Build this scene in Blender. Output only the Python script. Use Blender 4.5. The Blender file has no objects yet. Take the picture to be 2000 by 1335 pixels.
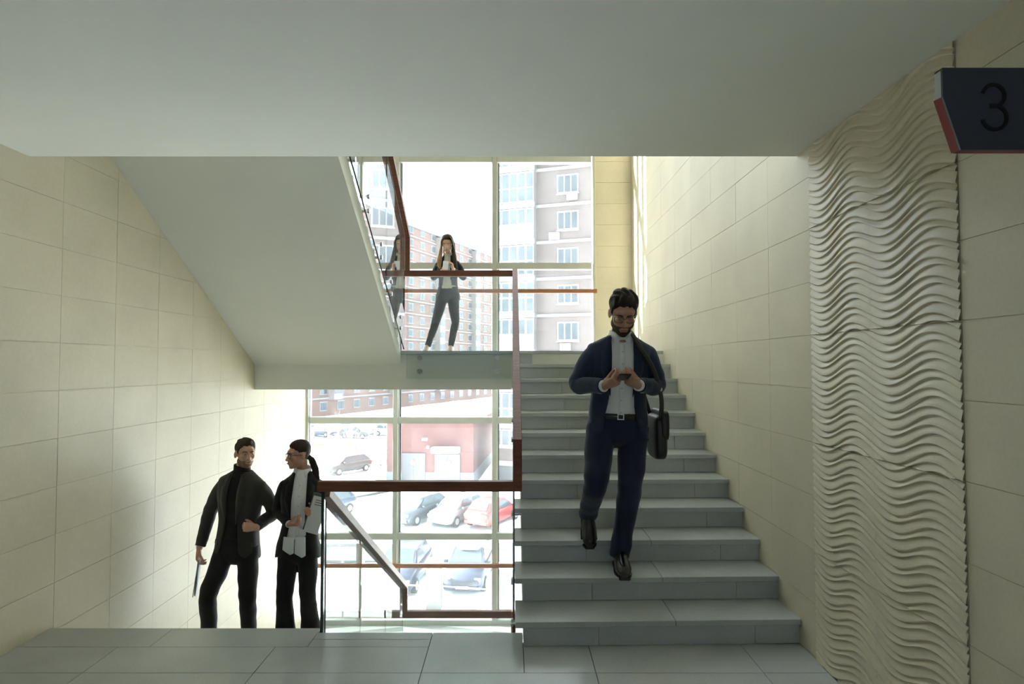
import bpy, math, random
import numpy as np
from mathutils import Vector, Matrix
random.seed(7)
rng = np.random.RandomState(7)
scene = bpy.context.scene
COL = scene.collection

# ------------------------------------------------------------------ camera
EYE = 1.635
cam_data = bpy.data.cameras.new('camera')
cam_data.sensor_width = 36.0
cam_data.lens = 36.0 * 1250.0 / 2000.0
cam_data.clip_start = 0.05
cam_data.clip_end = 800.0
cam = bpy.data.objects.new('camera', cam_data)
cam.location = (0.0, 0.0, EYE)
cam.rotation_euler = (math.radians(90.0) + math.atan(43.5 / 1250.0), 0.0, 0.0)
COL.objects.link(cam)
scene.camera = cam

# ------------------------------------------------------------------ sky, sun, exposure
world = bpy.data.worlds.new('winter_sky')
scene.world = world
world.use_nodes = True
wn = world.node_tree.nodes
wbg = wn['Background']
wbg.inputs['Color'].default_value = (0.80, 0.91, 1.0, 1.0)
wbg.inputs['Strength'].default_value = 5.2

SUN_AZ = math.radians(13.4)     # off the window plane
SUN_EL = math.radians(20.0)
sd = bpy.data.lights.new('sun', 'SUN')
sd.energy = 95.0
sd.color = (1.0, 0.955, 0.88)
sd.angle = math.radians(0.6)
sun = bpy.data.objects.new('sun', sd)
sun_dir = Vector((math.cos(SUN_EL) * math.cos(SUN_AZ), -math.cos(SUN_EL) * math.sin(SUN_AZ), -math.sin(SUN_EL)))
sun.rotation_euler = sun_dir.to_track_quat('-Z', 'Y').to_euler()
sun.location = (-30.0, 16.0, 20.0)
COL.objects.link(sun)

vs = scene.view_settings
vs.view_transform = 'Standard'
vs.look = 'None'
vs.exposure = 0.5
vs.gamma = 1.0
vs.use_curve_mapping = False
try:
    scene.cycles.diffuse_bounces = 7
    scene.cycles.transparent_max_bounces = 24
    scene.cycles.sample_clamp_indirect = 6.0
except Exception:
    pass

# ------------------------------------------------------------------ materials
MATS = {}
def _new(name):
    m = bpy.data.materials.new(name)
    m.use_nodes = True
    nt = m.node_tree
    return m, nt, nt.nodes['Principled BSDF']

def solid(name, col, rough=0.6, metal=0.0, spec=0.5, var=0.0, scale=8.0, bump=0.0, bscale=60.0, stretch=None, sheen=0.0, coat=0.0, bdist=0.002):
    """principled material with procedural colour variation and fine relief"""
    if name in MATS:
        return MATS[name]
    m, nt, p = _new(name)
    p.inputs['Base Color'].default_value = (*col, 1)
    p.inputs['Roughness'].default_value = rough
    p.inputs['Metallic'].default_value = metal
    p.inputs['Specular IOR Level'].default_value = spec
    if sheen: p.inputs['Sheen Weight'].default_value = sheen
    if coat: p.inputs['Coat Weight'].default_value = coat
    tc = nt.nodes.new('ShaderNodeTexCoord')
    mp = nt.nodes.new('ShaderNodeMapping')
    if stretch: mp.inputs['Scale'].default_value = stretch
    nt.links.new(tc.outputs['Object'], mp.inputs['Vector'])
    n = nt.nodes.new('ShaderNodeTexNoise')
    n.inputs['Scale'].default_value = scale
    n.inputs['Detail'].default_value = 6
    nt.links.new(mp.outputs['Vector'], n.inputs['Vector'])
    r = nt.nodes.new('ShaderNodeValToRGB')
    lo = tuple(max(0, c * (1 - var)) for c in col); hi = tuple(min(1, c * (1 + var)) for c in col)
    r.color_ramp.elements[0].position = 0.3; r.color_ramp.elements[0].color = (*lo, 1)
    r.color_ramp.elements[1].position = 0.7; r.color_ramp.elements[1].color = (*hi, 1)
    nt.links.new(n.outputs['Fac'], r.inputs['Fac'])
    nt.links.new(r.outputs['Color'], p.inputs['Base Color'])
    if bump:
        n2 = nt.nodes.new('ShaderNodeTexNoise')
        n2.inputs['Scale'].default_value = bscale
        n2.inputs['Detail'].default_value = 4
        nt.links.new(mp.outputs['Vector'], n2.inputs['Vector'])
        b = nt.nodes.new('ShaderNodeBump')
        b.inputs['Strength'].default_value = bump
        b.inputs['Distance'].default_value = bdist
        nt.links.new(n2.outputs['Fac'], b.inputs['Height'])
        nt.links.new(b.outputs['Normal'], p.inputs['Normal'])
    MATS[name] = m
    return m

def stone(name, col, rough, var, fine):
    """limestone / porcelain tile: tone differs a little from tile to tile, mottled, fine pits"""
    m, nt, p = _new(name)
    p.inputs['Roughness'].default_value = rough
    p.inputs['Specular IOR Level'].default_value = 0.35
    geo = nt.nodes.new('ShaderNodeNewGeometry')
    oi = nt.nodes.new('ShaderNodeObjectInfo')
    def noise(s, d=8):
        n = nt.nodes.new('ShaderNodeTexNoise'); n.inputs['Scale'].default_value = s; n.inputs['Detail'].default_value = d
        nt.links.new(geo.outputs['Position'], n.inputs['Vector']); return n
    n1, n2 = noise(2.2), noise(fine)
    mx = nt.nodes.new('ShaderNodeMath'); mx.operation = 'MULTIPLY_ADD'; mx.inputs[1].default_value = 0.55
    nt.links.new(n2.outputs['Fac'], mx.inputs[0]); nt.links.new(n1.outputs['Fac'], mx.inputs[2])
    m2 = nt.nodes.new('ShaderNodeMath'); m2.operation = 'MULTIPLY_ADD'; m2.inputs[1].default_value = 0.10
    nt.links.new(oi.outputs['Random'], m2.inputs[0]); nt.links.new(mx.outputs[0], m2.inputs[2])
    r = nt.nodes.new('ShaderNodeValToRGB')
    r.color_ramp.elements[0].position = 0.45; r.color_ramp.elements[0].color = (*[c * (1 - var) for c in col], 1)
    r.color_ramp.elements[1].position = 1.2 if False else 1.0; r.color_ramp.elements[1].color = (*[min(1, c * (1 + var)) for c in col], 1)
    nt.links.new(m2.outputs[0], r.inputs['Fac'])
    nt.links.new(r.outputs['Color'], p.inputs['Base Color'])
    b = nt.nodes.new('ShaderNodeBump'); b.inputs['Strength'].default_value = 0.12; b.inputs['Distance'].default_value = 0.002
    nt.links.new(n2.outputs['Fac'], b.inputs['Height']); nt.links.new(b.outputs['Normal'], p.inputs['Normal'])
    MATS[name] = m
    return m

def glassy(name, tint, refl=1.0, dust=0.0, dustcol=(0.9, 0.93, 0.95)):
    """thin architectural glass: tinted see-through + fresnel mirror + a little translucent dust"""
    m, nt, p = _new(name)
    nt.nodes.remove(p)
    out = nt.nodes['Material Output']
    tr = nt.nodes.new('ShaderNodeBsdfTransparent'); tr.inputs['Color'].default_value = (*tint, 1)
    gl = nt.nodes.new('ShaderNodeBsdfGlossy'); gl.inputs['Roughness'].default_value = 0.0
    fr = nt.nodes.new('ShaderNodeFresnel'); fr.inputs['IOR'].default_value = 1.45
    ml = nt.nodes.new('ShaderNodeMath'); ml.operation = 'MULTIPLY'; ml.inputs[1].default_value = refl
    nt.links.new(fr.outputs[0], ml.inputs[0])
    mix = nt.nodes.new('ShaderNodeMixShader')
    nt.links.new(ml.outputs[0], mix.inputs['Fac']); nt.links.new(tr.outputs[0], mix.inputs[1]); nt.links.new(gl.outputs[0], mix.inputs[2])
    last = mix
    if dust:
        geo = nt.nodes.new('ShaderNodeNewGeometry')
        n = nt.nodes.new('ShaderNodeTexNoise'); n.inputs['Scale'].default_value = 3.0; n.inputs['Detail'].default_value = 8
        nt.links.new(geo.outputs['Position'], n.inputs['Vector'])
        k = nt.nodes.new('ShaderNodeMath'); k.operation = 'MULTIPLY'; k.inputs[1].default_value = dust * 2
        nt.links.new(n.outputs['Fac'], k.inputs[0])
        tl = nt.nodes.new('ShaderNodeBsdfTranslucent'); tl.inputs['Color'].default_value = (*dustcol, 1)
        mix2 = nt.nodes.new('ShaderNodeMixShader')
        nt.links.new(k.outputs[0], mix2.inputs['Fac']); nt.links.new(mix.outputs[0], mix2.inputs[1]); nt.links.new(tl.outputs[0], mix2.inputs[2])
        last = mix2
    nt.links.new(last.outputs[0], out.inputs['Surface'])
    MATS[name] = m
    return m

def brickwork(name, c1, c2, mortar, scale=1.0):
    """far brick facade: courses too small to pick apart"""
    m, nt, p = _new(name)
    tc = nt.nodes.new('ShaderNodeTexCoord')
    sep = nt.nodes.new('ShaderNodeSeparateXYZ'); nt.links.new(tc.outputs['Object'], sep.inputs[0])
    ad = nt.nodes.new('ShaderNodeMath'); nt.links.new(sep.outputs['X'], ad.inputs[0]); nt.links.new(sep.outputs['Y'], ad.inputs[1])
    cb = nt.nodes.new('ShaderNodeCombineXYZ'); nt.links.new(ad.outputs[0], cb.inputs['X']); nt.links.new(sep.outputs['Z'], cb.inputs['Y'])
    b = nt.nodes.new('ShaderNodeTexBrick')
    b.inputs['Color1'].default_value = (*c1, 1); b.inputs['Color2'].default_value = (*c2, 1); b.inputs['Mortar'].default_value = (*mortar, 1)
    b.inputs['Scale'].default_value = scale; b.inputs['Mortar Size'].default_value = 0.012
    b.inputs['Brick Width'].default_value = 0.27; b.inputs['Row Height'].default_value = 0.09
    nt.links.new(cb.outputs[0], b.inputs['Vector'])
    nt.links.new(b.outputs['Color'], p.inputs['Base Color'])
    p.inputs['Roughness'].default_value = 0.85
    MATS[name] = m
    return m

STONE = stone('cream_limestone_tile', (0.645, 0.593, 0.455), 0.50, 0.07, 55.0)
FLOORT = stone('grey_porcelain_tile', (0.44, 0.465, 0.46), 0.24, 0.12, 90.0)
GROUT_L = solid('pale_grout', (0.70, 0.67, 0.56), 0.9, var=0.05)
GROUT_D = solid('dark_grout', (0.10, 0.10, 0.095), 0.9, var=0.05)
PAINT = solid('pale_ceiling_paint', (0.77, 0.79, 0.74), 0.85, var=0.015, scale=2.0, bump=0.05, bscale=200)
WOOD = solid('varnished_red_brown_wood', (0.17, 0.060, 0.033), 0.50, spec=0.35, var=0.28, scale=5.0, stretch=(1.0, 9.0, 9.0))
WOOD2 = solid('orange_brown_wood', (0.36, 0.14, 0.055), 0.35, var=0.2, scale=5.0, stretch=(1.0, 9.0, 9.0), coat=0.3)
ALU = solid('grey_green_aluminium', (0.50, 0.51, 0.46), 0.45, metal=0.0, var=0.03)
ALU_D = solid('dark_gasket', (0.05, 0.06, 0.07), 0.6)
STEEL = solid('brushed_steel', (0.50, 0.50, 0.48), 0.30, metal=1.0, var=0.05, scale=40)
GLASS = glassy('green_safety_glass', (0.972, 0.995, 0.984), 0.9, 0.02)
GEDGE = solid('dark_green_glass_edge', (0.012, 0.035, 0.028), 0.12, spec=0.8)
PANE = glassy('dusty_window_pane', (0.965, 0.985, 0.985), 0.8, 0.010)

# ------------------------------------------------------------------ object helpers
ORG = {}
def tag(o, label=None, cat=None, group=None, kind=None):
    if label: o['label'] = label
    if cat: o['category'] = cat
    if group: o['group'] = group
    if kind: o['kind'] = kind
    return o
def empty(name, loc=(0, 0, 0), rz=0.0):
    o = bpy.data.objects.new(name, None)
    o.empty_display_size = 0.1
    o.location = loc
    o.rotation_euler = (0, 0, rz)
    COL.objects.link(o)
    ORG[o] = np.array(loc, float)
    return o
def to_mesh(name, V, F, mat, smooth=False):
    me = bpy.data.meshes.new(name)
    me.from_pydata([tuple(map(float, v)) for v in V], [], [tuple(map(int, f)) for f in F])
    if isinstance(mat, (list, tuple)):
        for m in mat: me.materials.append(m)
    elif mat: me.materials.append(mat)
    if smooth: me.polygons.foreach_set('use_smooth', [True] * len(me.polygons))
    me.update()
    return me
def obj(name, V, F, mat, parent=None, smooth=False, local=False):
    """link one mesh object. World-space V unless local; a child sits at its parent's origin, a top-level mesh at its own base"""
    V = np.asarray(V, float).reshape(-1, 3)
    if parent is not None:
        org = np.zeros(3) if local else ORG[parent]
    else:
        lo, hi = V.min(0), V.max(0)
        org = np.array([(lo[0] + hi[0]) / 2, (lo[1] + hi[1]) / 2, lo[2]])
    o = bpy.data.objects.new(name, to_mesh(name, V - org, F, mat, smooth))
    COL.objects.link(o)
    if parent is not None:
        o.parent = parent
        ORG[o] = ORG[parent]
    else:
        o.location = org
        ORG[o] = org
    return o
def inst(name, mesh, parent, loc, rz=0.0):
    o = bpy.data.objects.new(name, mesh)
    COL.objects.link(o)
    o.parent = parent
    o.location = Vector(loc) - Vector(ORG[parent])
    o.rotation_euler = (0, 0, rz)
    ORG[o] = np.array(loc, float)
    return o
class MB:
    """collects simple solids for ONE mesh"""
    def __init__(s): s.V = []; s.F = []
    def add(s, V, F):
        n = len(s.V); s.V += [tuple(v) for v in V]; s.F += [tuple(i + n for i in f) for f in F]; return s
    def box(s, x0, x1, y0, y1, z0, z1, c=0.0):
        if c <= 0:
            V = [(x, y, z) for z in (z0, z1) for y in (y0, y1) for x in (x0, x1)]
            return s.add(V, [(0, 2, 3, 1), (4, 5, 7, 6), (0, 1, 5, 4), (2, 6, 7, 3), (0, 4, 6, 2), (1, 3, 7, 5)])
        # chamfered box
        V = []
        for z, i in ((z0, 0), (z0 + c, 1), (z1 - c, 1), (z1, 0)):
            d = 0 if i else c
            a0, a1, b0, b1 = x0 + d, x1 - d, y0 + d, y1 - d
            V += [(a0 + c, b0, z), (a1 - c, b0, z), (a1, b0 + c, z), (a1, b1 - c, z), (a1 - c, b1, z), (a0 + c, b1, z), (a0, b1 - c, z), (a0, b0 + c, z)]
        F = [tuple(range(7, -1, -1)), tuple(range(24, 32))]
        for k in range(3):
            for i in range(8):
                j = (i + 1) % 8
                F.append((k * 8 + i, k * 8 + j, k * 8 + 8 + j, k * 8 + 8 + i))
        return s.add(V, F)
    def prism(s, pts, axis, a, b):
        """extrude a polygon of 2-d points along axis between a and b (x: pts are y,z; y: x,z; z: x,y)"""
        def p3(p, t):
            return {'x': (t, p[0], p[1]), 'y': (p[0], t, p[1]), 'z': (p[0], p[1], t)}[axis]
        n = len(pts)
        V = [p3(p, a) for p in pts] + [p3(p, b) for p in pts]
        F = [tuple(range(n)), tuple(range(2 * n - 1, n - 1, -1))] + [(i, i + n, (i + 1) % n + n, (i + 1) % n) for i in range(n)]
        return s.add(V, F)
    def cyl(s, p, q, r, n=12, r2=None):
        p = np.array(p, float); q = np.array(q, float); r2 = r if r2 is None else r2
        t = (q - p) / np.linalg.norm(q - p)
        h = np.array([0, 0, 1.0]) if abs(t[2]) < 0.9 else np.array([1.0, 0, 0])
        a = np.cross(h, t); a /= np.linalg.norm(a); b = np.cross(t, a)
        V = []
        for c, rr in ((p, r), (q, r2)):
            for i in range(n):
                w = 2 * math.pi * i / n
                V.append(c + a * rr * math.cos(w) + b * rr * math.sin(w))
        F = [tuple(range(n - 1, -1, -1)), tuple(range(n, 2 * n))] + [(i, (i + 1) % n, (i + 1) % n + n, i + n) for i in range(n)]
        return s.add(V, F)
    def build(s, name, mat, parent=None, smooth=False, local=False):
        return obj(name, s.V, s.F, mat, parent, smooth, local)
def struct(o, label=None):
    o['kind'] = 'structure'
    if label: o['label'] = label
    return o
def bevel(o, w=0.004, seg=2):
    m = o.modifiers.new('bevel', 'BEVEL'); m.width = w; m.segments = seg; m.limit_method = 'ANGLE'
    return o

# ================================================================== THE STAIRWELL
XL, XR = -2.865, 1.69          # tiled wall faces
YW = 9.0                       # window plane
RISE, TREAD, D1 = 0.1487, 0.305, 3.79
XS = 0.045                     # free side of the rising flight
XG = -1.16                     # free side of the left flights
LAND_U = 12 * RISE
LAND_L = -13 * 0.150
YL = 7.13                      # landing front edge
CEIL, SLAB_T = 2.868, 3.57
Y_EDGE = 3.76                  # ceiling edge
Y_FL = 4.03                    # our floor's edge at the descending flight
Y_WELL = 3.965                 # our floor's edge at the open well

# ---- floor
floor = struct(MB().box(XL, XG - 0.02, -5.2, Y_FL - 0.002, -0.30, -0.012).box(XG - 0.02, XS + 0.02, -5.2, Y_WELL - 0.002, -0.30, -0.012)
               .box(XS + 0.02, XR, -5.2, D1 + 0.06, -0.30, -0.012).build('floor', GROUT_D), 'grey porcelain tiled landing floor in front of the stairs')
def floor_tile(x0, x1, y0, y1):
    g = 0.0022
    MB().box(x0 + g, x1 - g, y0 + g, y1 - g, -0.014, 0.0).build('floor_tile', FLOORT, floor)
xj = [XL, -2.28, -1.37, -0.482, 0.445, 1.335, XR]
yrows = [3.455, 3.155, 2.855, 2.555, 2.255, 1.955, 1.655, 1.355]
for a, b in zip(xj[:-1], xj[1:]):
    yt = 3.765
    if b < -0.4 or a < XG: pass
    if a >= -0.5: yt = min(Y_WELL, 3.80) if a > 0.0 else Y_WELL
    if a >= -0.5 and a < XS:      # tile that runs to the well edge and beside the first riser
        floor_tile(a, XS + 0.02, 3.455, Y_WELL); floor_tile(XS + 0.02, b, 3.455, D1 + 0.02)
    elif a > 0: floor_tile(a, b, 3.455, D1 + 0.02)
    elif a < -1.3 and b > -0.5: floor_tile(a, b, 3.455, 3.765)
    else: floor_tile(a, b, 3.455, 3.765)
    for y1, y0 in zip(yrows[:-1], yrows[1:]):
        floor_tile(a, b, y0, y1)
# edge tiles: top tread of the descending flight, strip along the well
for a, b in ((XL, -2.10), (-2.10, -1.185)):
    floor_tile(a, b, 3.765, Y_FL)
floor_tile(-1.185, -0.482, 3.765, 3.868)
floor_tile(-1.185, -0.482, 3.868, Y_WELL)
back_slab = MB()
floor_tile(XL, XR, -5.2, 1.355)

# ---- tiled walls
def tile_mesh(name, l, h, mat, t=0.012):
    g = 0.0014
    me_mb = MB().box(-t, 0, g, l - g, g, h - g, 0.0)
    return to_mesh(name, me_mb.V, me_mb.F, mat)
wall_right = struct(MB().box(XR + 0.0045, XR + 0.30, -5.2, YW + 0.08, -4.0, 11.3).build('wall_right', GROUT_L), 'cream limestone tiled wall along the rising stairs')
wall_left = struct(MB().box(XL - 0.30, XL - 0.0045, -5.2, YW + 0.08, -4.0, 11.3).build('wall_left', GROUT_L), 'cream limestone tiled wall along the descending stairs')
WP0, WP1, WP2 = 2.40, 2.998, 3.595
MB().box(XR, XR + 0.012, WP2, YW, 5.4, 11.0).build('wall_panel', STONE, wall_right)
tR = tile_mesh('wall_tile', 0.603, 0.30, STONE)
tRw = tile_mesh('wall_tile', 0.60, 0.30, STONE)
def rtile(me, y, z):
    o = inst('wall_tile', me, wall_right, (XR + 0.012 + random.uniform(-0.0006, 0.0006), y, z))
for k in range(9):
    y = WP2 + 0.603 * k
    if y + 0.603 > YW + 0.03: continue
    for j in range(18):
        z = 0.3 * j
        ystep = y + 0.603
        zn = max(0.0, min(12, (ystep - D1) / TREAD + 1)) * RISE if ystep > D1 else 0
        if z + 0.3 < zn - 0.45: continue
        rtile(tR, y, z)
for k in range(1, 3):
    for j in range(10):
        rtile(tRw, WP0 - 0.6 * k, 0.3 * j)
MB().box(XR, XR + 0.012, -5.2, WP0 - 1.2, 0, CEIL).build('wall_panel', solid('light_absorbing_hall_paint', (0.16, 0.17, 0.18), 0.8, var=0.03), wall_right)  # unseen stretch of wall, coloured dark to absorb light
MB().box(XR, XR + 0.012, WP2 + 0.603 * 8, YW, LAND_U, 11.0).build('wall_tile', STONE, wall_right)
tL = tile_mesh('wall_tile', 0.56, 0.30, STONE)
for k in range(-3, 9):
    y = 4.056 + 0.56 * k
    for j in range(-7, 11):
        z = 0.3 * j - 0.03
        if y + 0.56 <= Y_FL and z < -0.05: continue
        zs = 1.629 + 0.565 * (YL - y)     # nothing shows above the soffit
        if z > zs + 0.1 and y > Y_EDGE: continue
        if y > YL and z > 1.7: continue
        inst('wall_tile', tL, wall_left, (XL + 0.0 + random.uniform(-0.0006, 0.0006), y, z))
MB().box(XL - 0.012, XL, 0.5, 4.056 - 0.56 * 3, 0, CEIL).build('wall_tile', STONE, wall_left)
MB().box(XL - 0.012, XL, -5.2, 0.5, 0, CEIL).build('wall_panel', solid('light_absorbing_hall_paint', (0.16, 0.17, 0.18), 0.8, var=0.03), wall_left)  # out of view, dark so less light bounces back
MB().box(XL - 0.012, XL, YL - 0.2, YW, 1.8, 11.2).build('wall_tile', STONE, wall_left)

# ---- relief panels: wavy ledges carved in square stone panels
def wave_panel_mesh():
    L, nb, nu, ns = 0.5990, 16, 44, 7
    pitch = L / nb; amp = 0.040; B = 0.0100
    def line(k, u):
        d = 0.028 if k % 2 else -0.028
        return k * pitch + amp * np.sin(2 * np.pi * (u - 0.02 + d)) * (1.08 if k % 2 else 0.92)
    prof = [(0.0, 0.0), (0.09, 0.85), (0.17, 1.0), (0.40, 0.80), (0.65, 0.45), (0.85, 0.15), (1.0, 0.0)]
    U = np.linspace(0, 1, nu)
    V = []; F = []
    rows = []
    for k in range(-2, nb + 2):
        l0, l1 = line(k, U), line(k + 1, U)
        for f_, h_ in prof[:-1] if k < nb + 1 else prof:
            rows.append((np.clip(l0 + (l1 - l0) * f_, 0, L), h_))
    for zz, h_ in rows:
        for i in range(nu):
            V.append((-0.002 - B * h_, U[i] * L * 0.9965 + 0.0005, zz[i] + 0.0005))
    for r in range(len(rows) - 1):
        for i in range(nu - 1):
            a = r * nu + i
            F.append((a, a + nu, a + nu + 1, a + 1))
    return to_mesh('wave_panel', V, F, STONE)
wpm = wave_panel_mesh()
for y in (WP0, WP1):
    for j in range(5):
        inst('wave_panel', wpm, wall_right, (XR, y, 0.6 * j))
MB().box(XR - 0.001, XR + 0.012, WP0 + 0.001, WP2 - 0.001, 0, 2.866).build('panel_backing', STONE, wall_right)

# ---- wall beside the window, wall behind the camera with its own window, roof and base
wall_back = struct(MB().box(1.18, XR + 0.1, YW - 0.02, YW + 0.28, -4, 11.3).build('wall_back', GROUT_L), 'narrow cream tiled wall between window and corner')
for j in range(-6, 37):
    MB().box(1.176, XR - 0.001, YW - 0.032, YW - 0.02, 0.3 * j + 0.0014, 0.3 * j + 0.2986).build('wall_tile', STONE, wall_back)
MB().box(1.162, 1.1765, YW - 0.034, YW + 0.2, -1.95, 11.2).build('corner_trim', solid('white_reveal', (0.75, 0.74, 0.68), 0.5), wall_back)
hall = MB().box(XL, 0.1, -5.4, -5.2, 0, CEIL).box(1.5, XR, -5.4, -5.2, 0, CEIL).box(0.1, 1.5, -5.4, -5.2, 0, 1.0).box(0.1, 1.5, -5.4, -5.2, 2.1, CEIL)
HALLP = solid('light_absorbing_hall_paint', (0.16, 0.17, 0.18), 0.8, var=0.03)  # dark tone given to unseen hall walls to dim light near the viewer
struct(hall.build('wall_front', HALLP), 'painted hall wall behind the viewer with a window opening')
struct(MB().box(XL - 0.3, XR + 0.3, -5.4, -5.2, CEIL, 11.3).build('wall_front', PAINT), 'painted wall above the hall behind the viewer')
struct(MB().box(XL - 0.3, XR + 0.3, -5.4, YW + 0.3, 11.2, 11.5).build('roof', PAINT), 'painted roof slab over the stairwell')
struct(MB().box(XL - 0.3, XR + 0.3, -5.4, YW + 0.3, -4.3, -4.0).build('floor', FLOORT), 'grey base floor at the bottom of the stairwell')
struct(MB().box(XL - 0.3, XR + 0.3, -0.4, -0.2, -4.0, -0.3).build('wall_lower', PAINT), 'painted wall below the landing floor')
ceiling = struct(MB().box(XL, XR, -5.2, Y_EDGE, CEIL, SLAB_T).build('ceiling', PAINT), 'plain pale painted ceiling slab with a sharp front edge')

# ---- rising flight on the right: core, riser tiles, tread tiles
stair = empty('staircase', ((XS + XR) / 2, D1, 0))
tag(stair, 'wide grey tiled staircase rising from the landing to the window', 'staircase')
pts = [(D1 + 0.04, 0.0)]
for n in range(1, 13):
    yy = D1 + 0.04 + (n - 1) * TREAD
    pts.append((yy, n * RISE - 0.034))
    pts.append((yy + TREAD if n < 12 else YL + 0.15, n * RISE - 0.034))
pts.append((YL + 0.15, LAND_U - 0.36)); pts.append((D1 + 0.55, -0.012)); pts.append((D1 + 0.04, -0.012))
MB().prism([(y, z) for y, z in pts], 'x', XS + 0.022, XR - 0.001).build('stair_core', solid('cream_stair_side', (0.68, 0.66, 0.58), 0.7), stair)
def skew(V, y0):      # steps run very slightly out of square with the wall
    return [(x, y - 0.028 * (XR - x), z) for x, y, z in V]
for n in range(1, 13):
    y = D1 + (n - 1) * TREAD
    for a, b in ((XS + 0.024, 0.505), (0.505, 1.425), (1.425, XR)):
        m = MB().box(a + 0.0012, b - 0.0012, y + 0.026, y + 0.042, (n - 1) * RISE + 0.002, n * RISE - 0.036)
        obj('riser_tile', skew(m.V, y), m.F, FLOORT, stair)
    back = y + TREAD + 0.045 if n < 12 else YL + 0.12
    jx = 0.955 - 0.004 * n
    for a, b in ((XS - (0.028 if n < 5 else 0.0), jx), (jx, XR)):
        m = MB().box(a + 0.0012, b - 0.0012, y, back, n * RISE - 0.034, n * RISE, 0.0025)
        obj('tread_tile', skew(m.V, y), m.F, FLOORT, stair)

# ---- upper landing slab, its tiled edge
landing = struct(MB().box(XL, XR, YL, YW - 0.06, LAND_U - 0.43, LAND_U - 0.035).build('floor_landing_upper', PAINT), 'painted slab of the upper half landing')
for a, b in ((XL, -2.0), (-2.0, XG - 0.03), (XG - 0.03, -0.57), (-0.57, XS)):
    MB().box(a + 0.001, b - 0.001, YL - 0.03, YL + 0.9, LAND_U - 0.034, LAND_U).build('floor_tile', FLOORT, landing)
for a, b in ((XL, -1.2), (-1.2, 0.3), (0.3, XR)):
    MB().box(a + 0.001, b - 0.001, YL + 0.9 if a < 0.2 else YL + 0.13, YW - 0.06, LAND_U - 0.034, LAND_U).build('floor_tile', FLOORT, landing)
# ---- upper flight (seen from below), rising toward the viewer on the left
SL = 0.565
uf = empty('staircase', ((XL + XG) / 2, YL, LAND_U - 0.15))
tag(uf, 'upper stair flight seen from below as a pale sloped soffit', 'staircase')
zb = lambda y: 1.629 + SL * (YL - y)
TL = RISE / SL
MB().prism([(YL + 0.004, 1.629), (YL + 0.004, LAND_U - 0.005), (Y_EDGE + 0.01, zb(Y_EDGE) + 0.24), (Y_EDGE + 0.01, zb(Y_EDGE))], 'x', XL + 0.001, XG - 0.078).build('soffit_slab', PAINT, uf)
for k in range(1, 13):
    y = YL - (k - 1) * TL
    if y - TL < Y_EDGE: break
    MB().box(XL + 0.001, XG - 0.095, y - TL, y, LAND_U + (k - 1) * RISE + 0.07, LAND_U + k * RISE).build('step', FLOORT, uf)
# ---- lower landing and descending flight
lowl = struct(MB().box(XL, XR, YL + 0.12, YW - 0.06, LAND_L - 0.4, LAND_L).build('floor_landing_lower', FLOORT), 'grey tiled lower half landing at the window')
df = empty('staircase', ((XL + XG) / 2, Y_FL, LAND_L))
tag(df, 'grey stair flight descending behind the edge of the landing floor', 'staircase')
TD = (YL + 0.12 - Y_FL) / 12
for k in range(1, 13):
    y = Y_FL + (k - 1) * TD
    MB().box(XL + 0.001, XG - 0.045, y, y + TD + 0.02, -k * 0.15 - 0.28, -k * 0.15, 0.003).build('step', FLOORT, df)

# ---- window wall
win = empty('window_1', (-0.85, YW, LAND_L))
tag(win, 'tall glazed curtain wall with grey aluminium mullions and transoms', kind='structure')
MX = [-2.845, -1.612, -0.237, 1.157]
TZ = [LAND_L + 0.02, -0.745, 0.855, 3.015, 4.53, 6.1, 7.7, 9.4, 11.15]
for i, x in enumerate(MX):
    w = 0.042 if 0 < i < 3 else 0.022
    m = MB().box(x - w, x + w * 0.55, YW - 0.075, YW + 0.06, LAND_L - 0.3, 11.2, 0.003)
    m.build('mullion', ALU, win)
    MB().box(x + w * 0.55, x + w, YW - 0.02, YW + 0.05, LAND_L - 0.3, 11.2).build('glazing_bead', solid('pale_bead', (0.62, 0.64, 0.62), 0.4, metal=0.2), win)
    if 0 < i < 3:
        MB().box(x + w + 0.0005, x + w + 0.014, YW + 0.0, YW + 0.03, LAND_L - 0.3, 11.2).build('gasket', ALU_D, win)
for z in TZ:
    for a, b in zip(MX[:-1], MX[1:]):
        MB().box(a + 0.024, b - 0.043, YW - 0.065, YW + 0.058, z - 0.045, z + 0.045, 0.003).build('transom', ALU, win)
for a, b in zip(MX[:-1], MX[1:]):
    for z0, z1 in zip(TZ[:-1], TZ[1:]):
        MB().box(a + 0.02, b - 0.02, YW + 0.012, YW + 0.018, z0 + 0.04, z1 - 0.04).build('pane', PANE, win)
struct(MB().box(XL - 0.3, MX[0] - 0.02, YW - 0.02, YW + 0.08, -4, 11.3).build('wall_corner', STONE), 'cream reveal beside the window in the left corner')
struct(MB().box(XL - 0.3, 1.2, YW - 0.02, YW + 0.28, -4, LAND_L - 0.02).build('wall_sill', STONE), 'plinth wall below the tall window')
# wooden bars across the glazing
for z, x0, lab in ((2.645, MX[0], 'orange brown wooden bar across the window behind the woman on the landing'), (-1.105, MX[0], 'orange brown wooden bar across the window low behind the glass guard')):
    b = empty('window_bar', (-0.85, 8.82, z)); tag(b, lab, 'handrail')
    bevel(MB().box(x0 + 0.01, 1.175, 8.80, 8.84, z - 0.028, z + 0.028).build('bar', WOOD2, b))
    for x in MX[1:]:
        MB().cyl((x - 0.01, 8.835, z), (x - 0.01, YW - 0.07, z), 0.012, 10).build('bracket', STEEL, b)

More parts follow.
